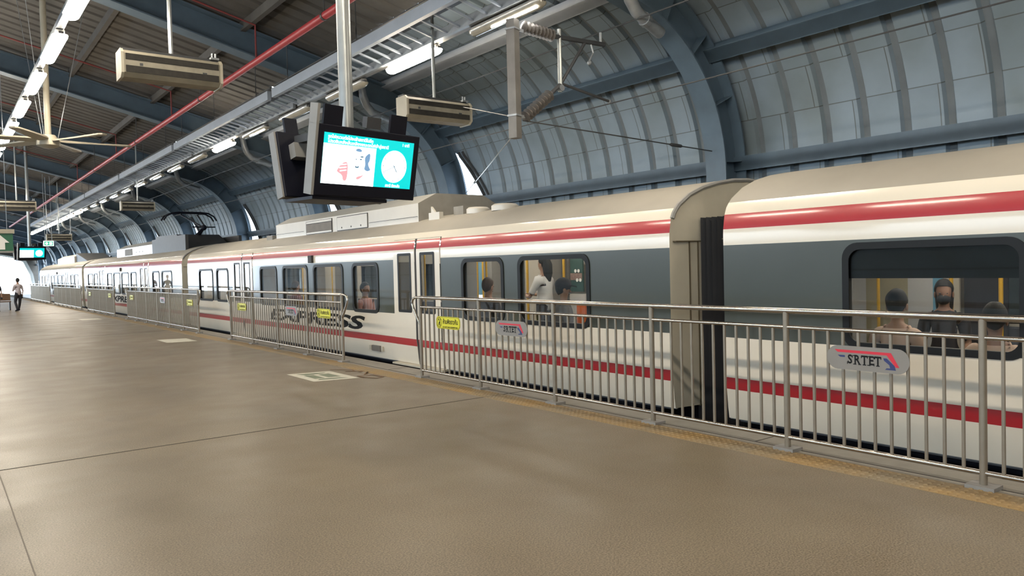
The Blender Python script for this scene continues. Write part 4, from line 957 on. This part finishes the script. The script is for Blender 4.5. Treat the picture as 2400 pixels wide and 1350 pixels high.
def person(label, loc, rotz, pose, top, legs, hair, long_hair=False, skin='skin', mask=False, cap=False, scale=1.0, hands=None, head_turn=0.0, group=None):
    """Local frame: facing +X, left is +Y. pose 'sit', 'stand' or 'walk'."""
    t = thing('person', label, 'person', loc, group, rotz); t.scale = (scale,)*3
    V = lambda x, y, z: Vector((x, y, z))
    hz = .47 if pose == 'sit' else .93
    sp = [V(0,0,hz), V(-.01,0,hz+.16), V(0,0,hz+.34), V(.0,0,hz+.47), V(.01,0,hz+.55), V(.02,0,hz+.62)]
    hd = hz+.70; lean = .0
    ch = [[(sp[0],(.12,.15)),(sp[1],(.10,.135)),(sp[2],(.105,.15)),(sp[3],(.07,.10)),(sp[4],.05),(sp[5],.055),(V(.03,0,hd),(.085,.075)),(V(.025,0,hd+.085),(.085,.072)),(V(.015,0,hd+.13),.045)]]
    ch.append([(V(.03,0,hd),(.085,.075)),(V(.105,0,hd-.02),.016),(V(.125,0,hd-.035),.012)])            # nose
    legs_c = []; arms = []; hnd = []
    for s in (-1, 1):
        hip = V(.0, .09*s, hz-.02)
        if pose == 'sit': kn, an, toe = V(.44,.11*s,.48), V(.46,.11*s,.08), V(.62,.12*s,.03)
        elif pose == 'walk': kn, an, toe = (V(.12,.1*s,.48), V(-.03,.1*s,.1), V(.1,.1*s,.03)) if s > 0 else (V(.05,.1*s,.49), V(.18,.1*s,.09), V(.33,.11*s,.04))
        else: kn, an, toe = V(.01,.1*s,.49), V(-.02,.1*s,.08), V(.13,.12*s,.03)
        lc = [(sp[0],(.12,.15)),(hip,.095),((hip+kn)/2,.078),(kn,.055),((kn+an)/2+V(-.01,0,.03),.055),(an,.036),(toe,.03)]; legs_c.append(lc); ch.append(lc)
        sh = V(.0,.17*s,hz+.43)
        if hands and hands[0 if s > 0 else 1]:
            el, wr = hands[0 if s > 0 else 1]; el, wr = Vector(el), Vector(wr)
        elif pose == 'sit': el, wr = V(.03,.22*s,hz+.17), V(.26,.14*s,hz+.11)
        else: el, wr = V(-.03,.24*s,hz+.16), V(.06,.24*s,hz-.08)
        ac = [(sp[3],(.07,.10)),(sh,.06),((sh+el)/2,.045),(el,.036),(wr,.025)]; arms.append(ac); ch.append(ac)
        d = (wr-el).normalized(); side = d.cross(V(0,0,1)); side = side.normalized() if side.length > .1 else V(0,1,0); upn = side.cross(d)
        palm = wr+d*.07; ch.append([(wr,.025),(palm,(.030,.022))])
        for i, L in enumerate((.062,.075,.07,.055)):
            o = side*(-.027+.018*i); a = palm+d*.022+o; b = a+d*L*.55-upn*.006; c = b+d*L*.4-upn*.028
            ch.append([(palm,(.030,.022)),(a,.0095),(b,.0088),(c,.0075)])
        th = wr+d*.03+side*(-.032*s); ch.append([(wr+d*.0+side*0,.025),(th,.012),(th+d*.03+side*(-.014*s)-upn*.012,.0095)])
    body = bpy.data.objects.new('body', skin_mesh('body', ch, M[skin])); COL.objects.link(body); body.parent = t
    def child(nm, me): o = bpy.data.objects.new(nm, me); COL.objects.link(o); o.parent = t; return o
    segs = []                                # (kind, a, b, radius) for sorting the surface into garments
    for (p, r), (q, q2) in zip(ch[0], ch[0][1:]): segs.append(('torso' if q.z < hz+.56 else 'head', p, q, .12 if q.z < hz+.5 else .06))
    for lc in legs_c:
        for i in range(1, len(lc)-1): segs.append(('leg%d' % i, lc[i][0], lc[i+1][0], .08 if i < 3 else .05))
        segs.append(('leg0', lc[0][0], lc[1][0], .10))
    for ac in arms:
        for i in range(1, len(ac)-1): segs.append(('arm%d' % i, ac[i][0], ac[i+1][0], .05 if i < 3 else .035))
        segs.append(('arm0', ac[0][0], ac[1][0], .08))
    def near(pt):
        best = None
        for k, p, q, r in segs:
            d = q-p; u = max(0, min(1, (pt-p).dot(d)/max(d.length_squared, 1e-9))); dist = (pt-p-d*u).length/r
            if best is None or dist < best[0]: best = (dist, k, u)
        return best
    def garment(nm, test, off, m_):
        src = body.data; used = {}; vs = []; fs = []
        for pl in src.polygons:
            if test(*near(pl.center)[1:], pl.center):
                f_ = []
                for vi in pl.vertices:
                    if vi not in used:
                        used[vi] = len(vs); v_ = src.vertices[vi]; vs.append(v_.co+v_.normal*off)
                    f_.append(used[vi])
                fs.append(f_)
        me = bpy.data.meshes.new(nm); me.from_pydata(vs, [], fs); me.materials.append(M[m_]); me.polygons.foreach_set('use_smooth', [True]*len(fs))
        o = child(nm, me); sd = o.modifiers.new('hem', 'SOLIDIFY'); sd.thickness = .008; sd.offset = -1
    garment('shirt', lambda k, u, c: (k == 'torso' and hz-.06 < c.z < hz+.51) or k in ('arm0', 'arm1') or (k == 'arm2' and u < .55), .017, top)
    garment('trousers', lambda k, u, c: (k.startswith('leg') and k != 'leg5') or (k == 'torso' and c.z < hz+.10), .011, legs)
    sh = MB()
    for lc in legs_c:
        a, b = lc[5][0], lc[6][0]; sh.tube([a-(b-a)*.3-V(0,0,.03), a*.5+b*.5-V(0,0,.012), b+V(.02,0,0)], [.045,.048,.034], 10)
    sh.build('shoes', M['black'], t, smooth=True, local=True)
    h = MB(); c = V(.012,0,hd+.055); n, m = 14, 10
    for j in range(m+1):                     # skull cap of hair, open at the face
        for i in range(n):
            a, b = 2*PI*i/n, PI*j/m*.80; front = max(0, math.cos(a)+.25); bb = b*(1-.50*min(1,front)*(j/m))
            h.v.append(c+V(.103*math.sin(bb)*math.cos(a)-.012, .092*math.sin(bb)*math.sin(a), .108*math.cos(bb)-.035*(j/m)*max(0, -math.cos(a)))*(1+.02*math.sin(5*a+j)))
    for j in range(m):
        for i in range(n): h.face((j*n+i, j*n+(i+1)%n, (j+1)*n+(i+1)%n, (j+1)*n+i))
    if long_hair: h.tube([c+V(-.05,0,.04), c+V(-.085,0,-.06), c+V(-.10,0,-.2), c+V(-.10,0,-.34)], [.075,.09,.08,.045], 12)
    h.build('hair', M[hair], t, smooth=True, local=True)
    f = MB()
    for s in (-1, 1): f.ball((.096, .031*s, hd+.012), (.007,.013,.007), 8, 6)
    f.box(.088, .099, -.022, .022, hd-.066, hd-.059); f.build('eyes_and_mouth', M['eye'], t, local=True)
    e = MB()
    for s in (-1, 1): e.ball((.01, .083*s, hd-.005), (.022,.012,.034), 8, 6)
    e.build('ears', M[skin], t, smooth=True, local=True)
    if mask: MB().ball((.058, 0, hd-.050), (.078,.066,.058), 14, 10).build('face_mask', M['mask'], t, smooth=True, local=True)
    if cap:
        k = MB().ball((.012, 0, hd+.075), (.118,.108,.10), 14, 10); k.prism([(.06+.16*math.cos(a)*.9, .085*math.sin(a), hd+.06-.03*abs(math.cos(a))) for a in [-PI/2+PI*i/8 for i in range(9)]], (0,0,.012)); k.build('cap', M['cl_dark'], t, smooth=True, local=True)
    return t
FZ = .04
# sit facing across the car: near bench faces +X, far bench faces -X
person('seated person with brown hair, seen from behind in the narrower near window', (TX+.40, 9.75, FZ+.1), .2, 'sit', 'cl_dark', 'cl_dark', 'hair_b', skin='skin_d')
person('standing person with long black hair and white shirt beside the yellow pole', (8.25, 10.0, FZ), 1.75, 'stand', 'cl_white', 'cl_dark', 'hair', long_hair=True, scale=.98, hands=(((.14,.24,1.08),(.36,.14,1.14)),((.12,-.22,1.08),(.34,-.1,1.12))))
person('seated person in a black cap at the window left of the gangway end', (TX+.42, 8.0, FZ+.08), -.5, 'sit', 'cl_grey', 'cl_dark', 'hair', cap=True)
person('seated person with black hair and pink top behind the end of the second railing', (TX+.45, 14.1, FZ+.02), -1.2, 'sit', 'cl_pink', 'cl_dark', 'hair', skin='skin_d')
person('seated person with brown hair and maroon top behind the middle of the second railing', (TX+.42, 17.7, FZ+.04), .1, 'sit', 'cl_mar', 'cl_dark', 'hair_b')
person('seated person in a peach top seen from behind in the nearest big window', (TX+.42, 3.42, FZ-.02), .15, 'sit', 'cl_peach', 'cl_dark', 'hair')
person('person with long black hair and black mask facing out of the nearest window', (8.45, 3.68, FZ+.02), 3.5, 'sit', 'cl_dark', 'cl_dark', 'hair', long_hair=True, mask=True, skin='skin_d')
person('person in tan top leaning at the right end of the nearest big window', (TX+.42, 2.62, FZ-.12), .3, 'sit', 'cl_peach', 'cl_grey', 'hair', skin='skin_d')
pw = person('walking person in a pale shirt and dark trousers on the far platform', (3.43, 45.0, 0), 2.0, 'walk', 'cl_lav', 'cl_dark', 'hair', scale=.92, hands=(((.1,.22,1.08),(.25,.05,1.15)), None))
person('person in dark clothes standing at the left frame edge of the far platform', (2.55, 45.5, 0), -1.6, 'stand', 'cl_dark', 'cl_dark', 'hair', scale=.9)
t = thing('platform_bench', 'brown bench at the far end of the platform, left of the walking person', 'bench', (2.9, 47.0, 0))
MB().box(2.5, 3.25, 46.8, 47.2, .42, .47).build('seat', M['wood'], t); MB().box(2.5, 3.25, 47.17, 47.22, .5, .85).build('backrest', M['wood'], t)
for x in (2.55, 3.2): MB().box(x-.03, x+.03, 46.82, 47.2, 0, .42).build('leg', M['dark'], t)
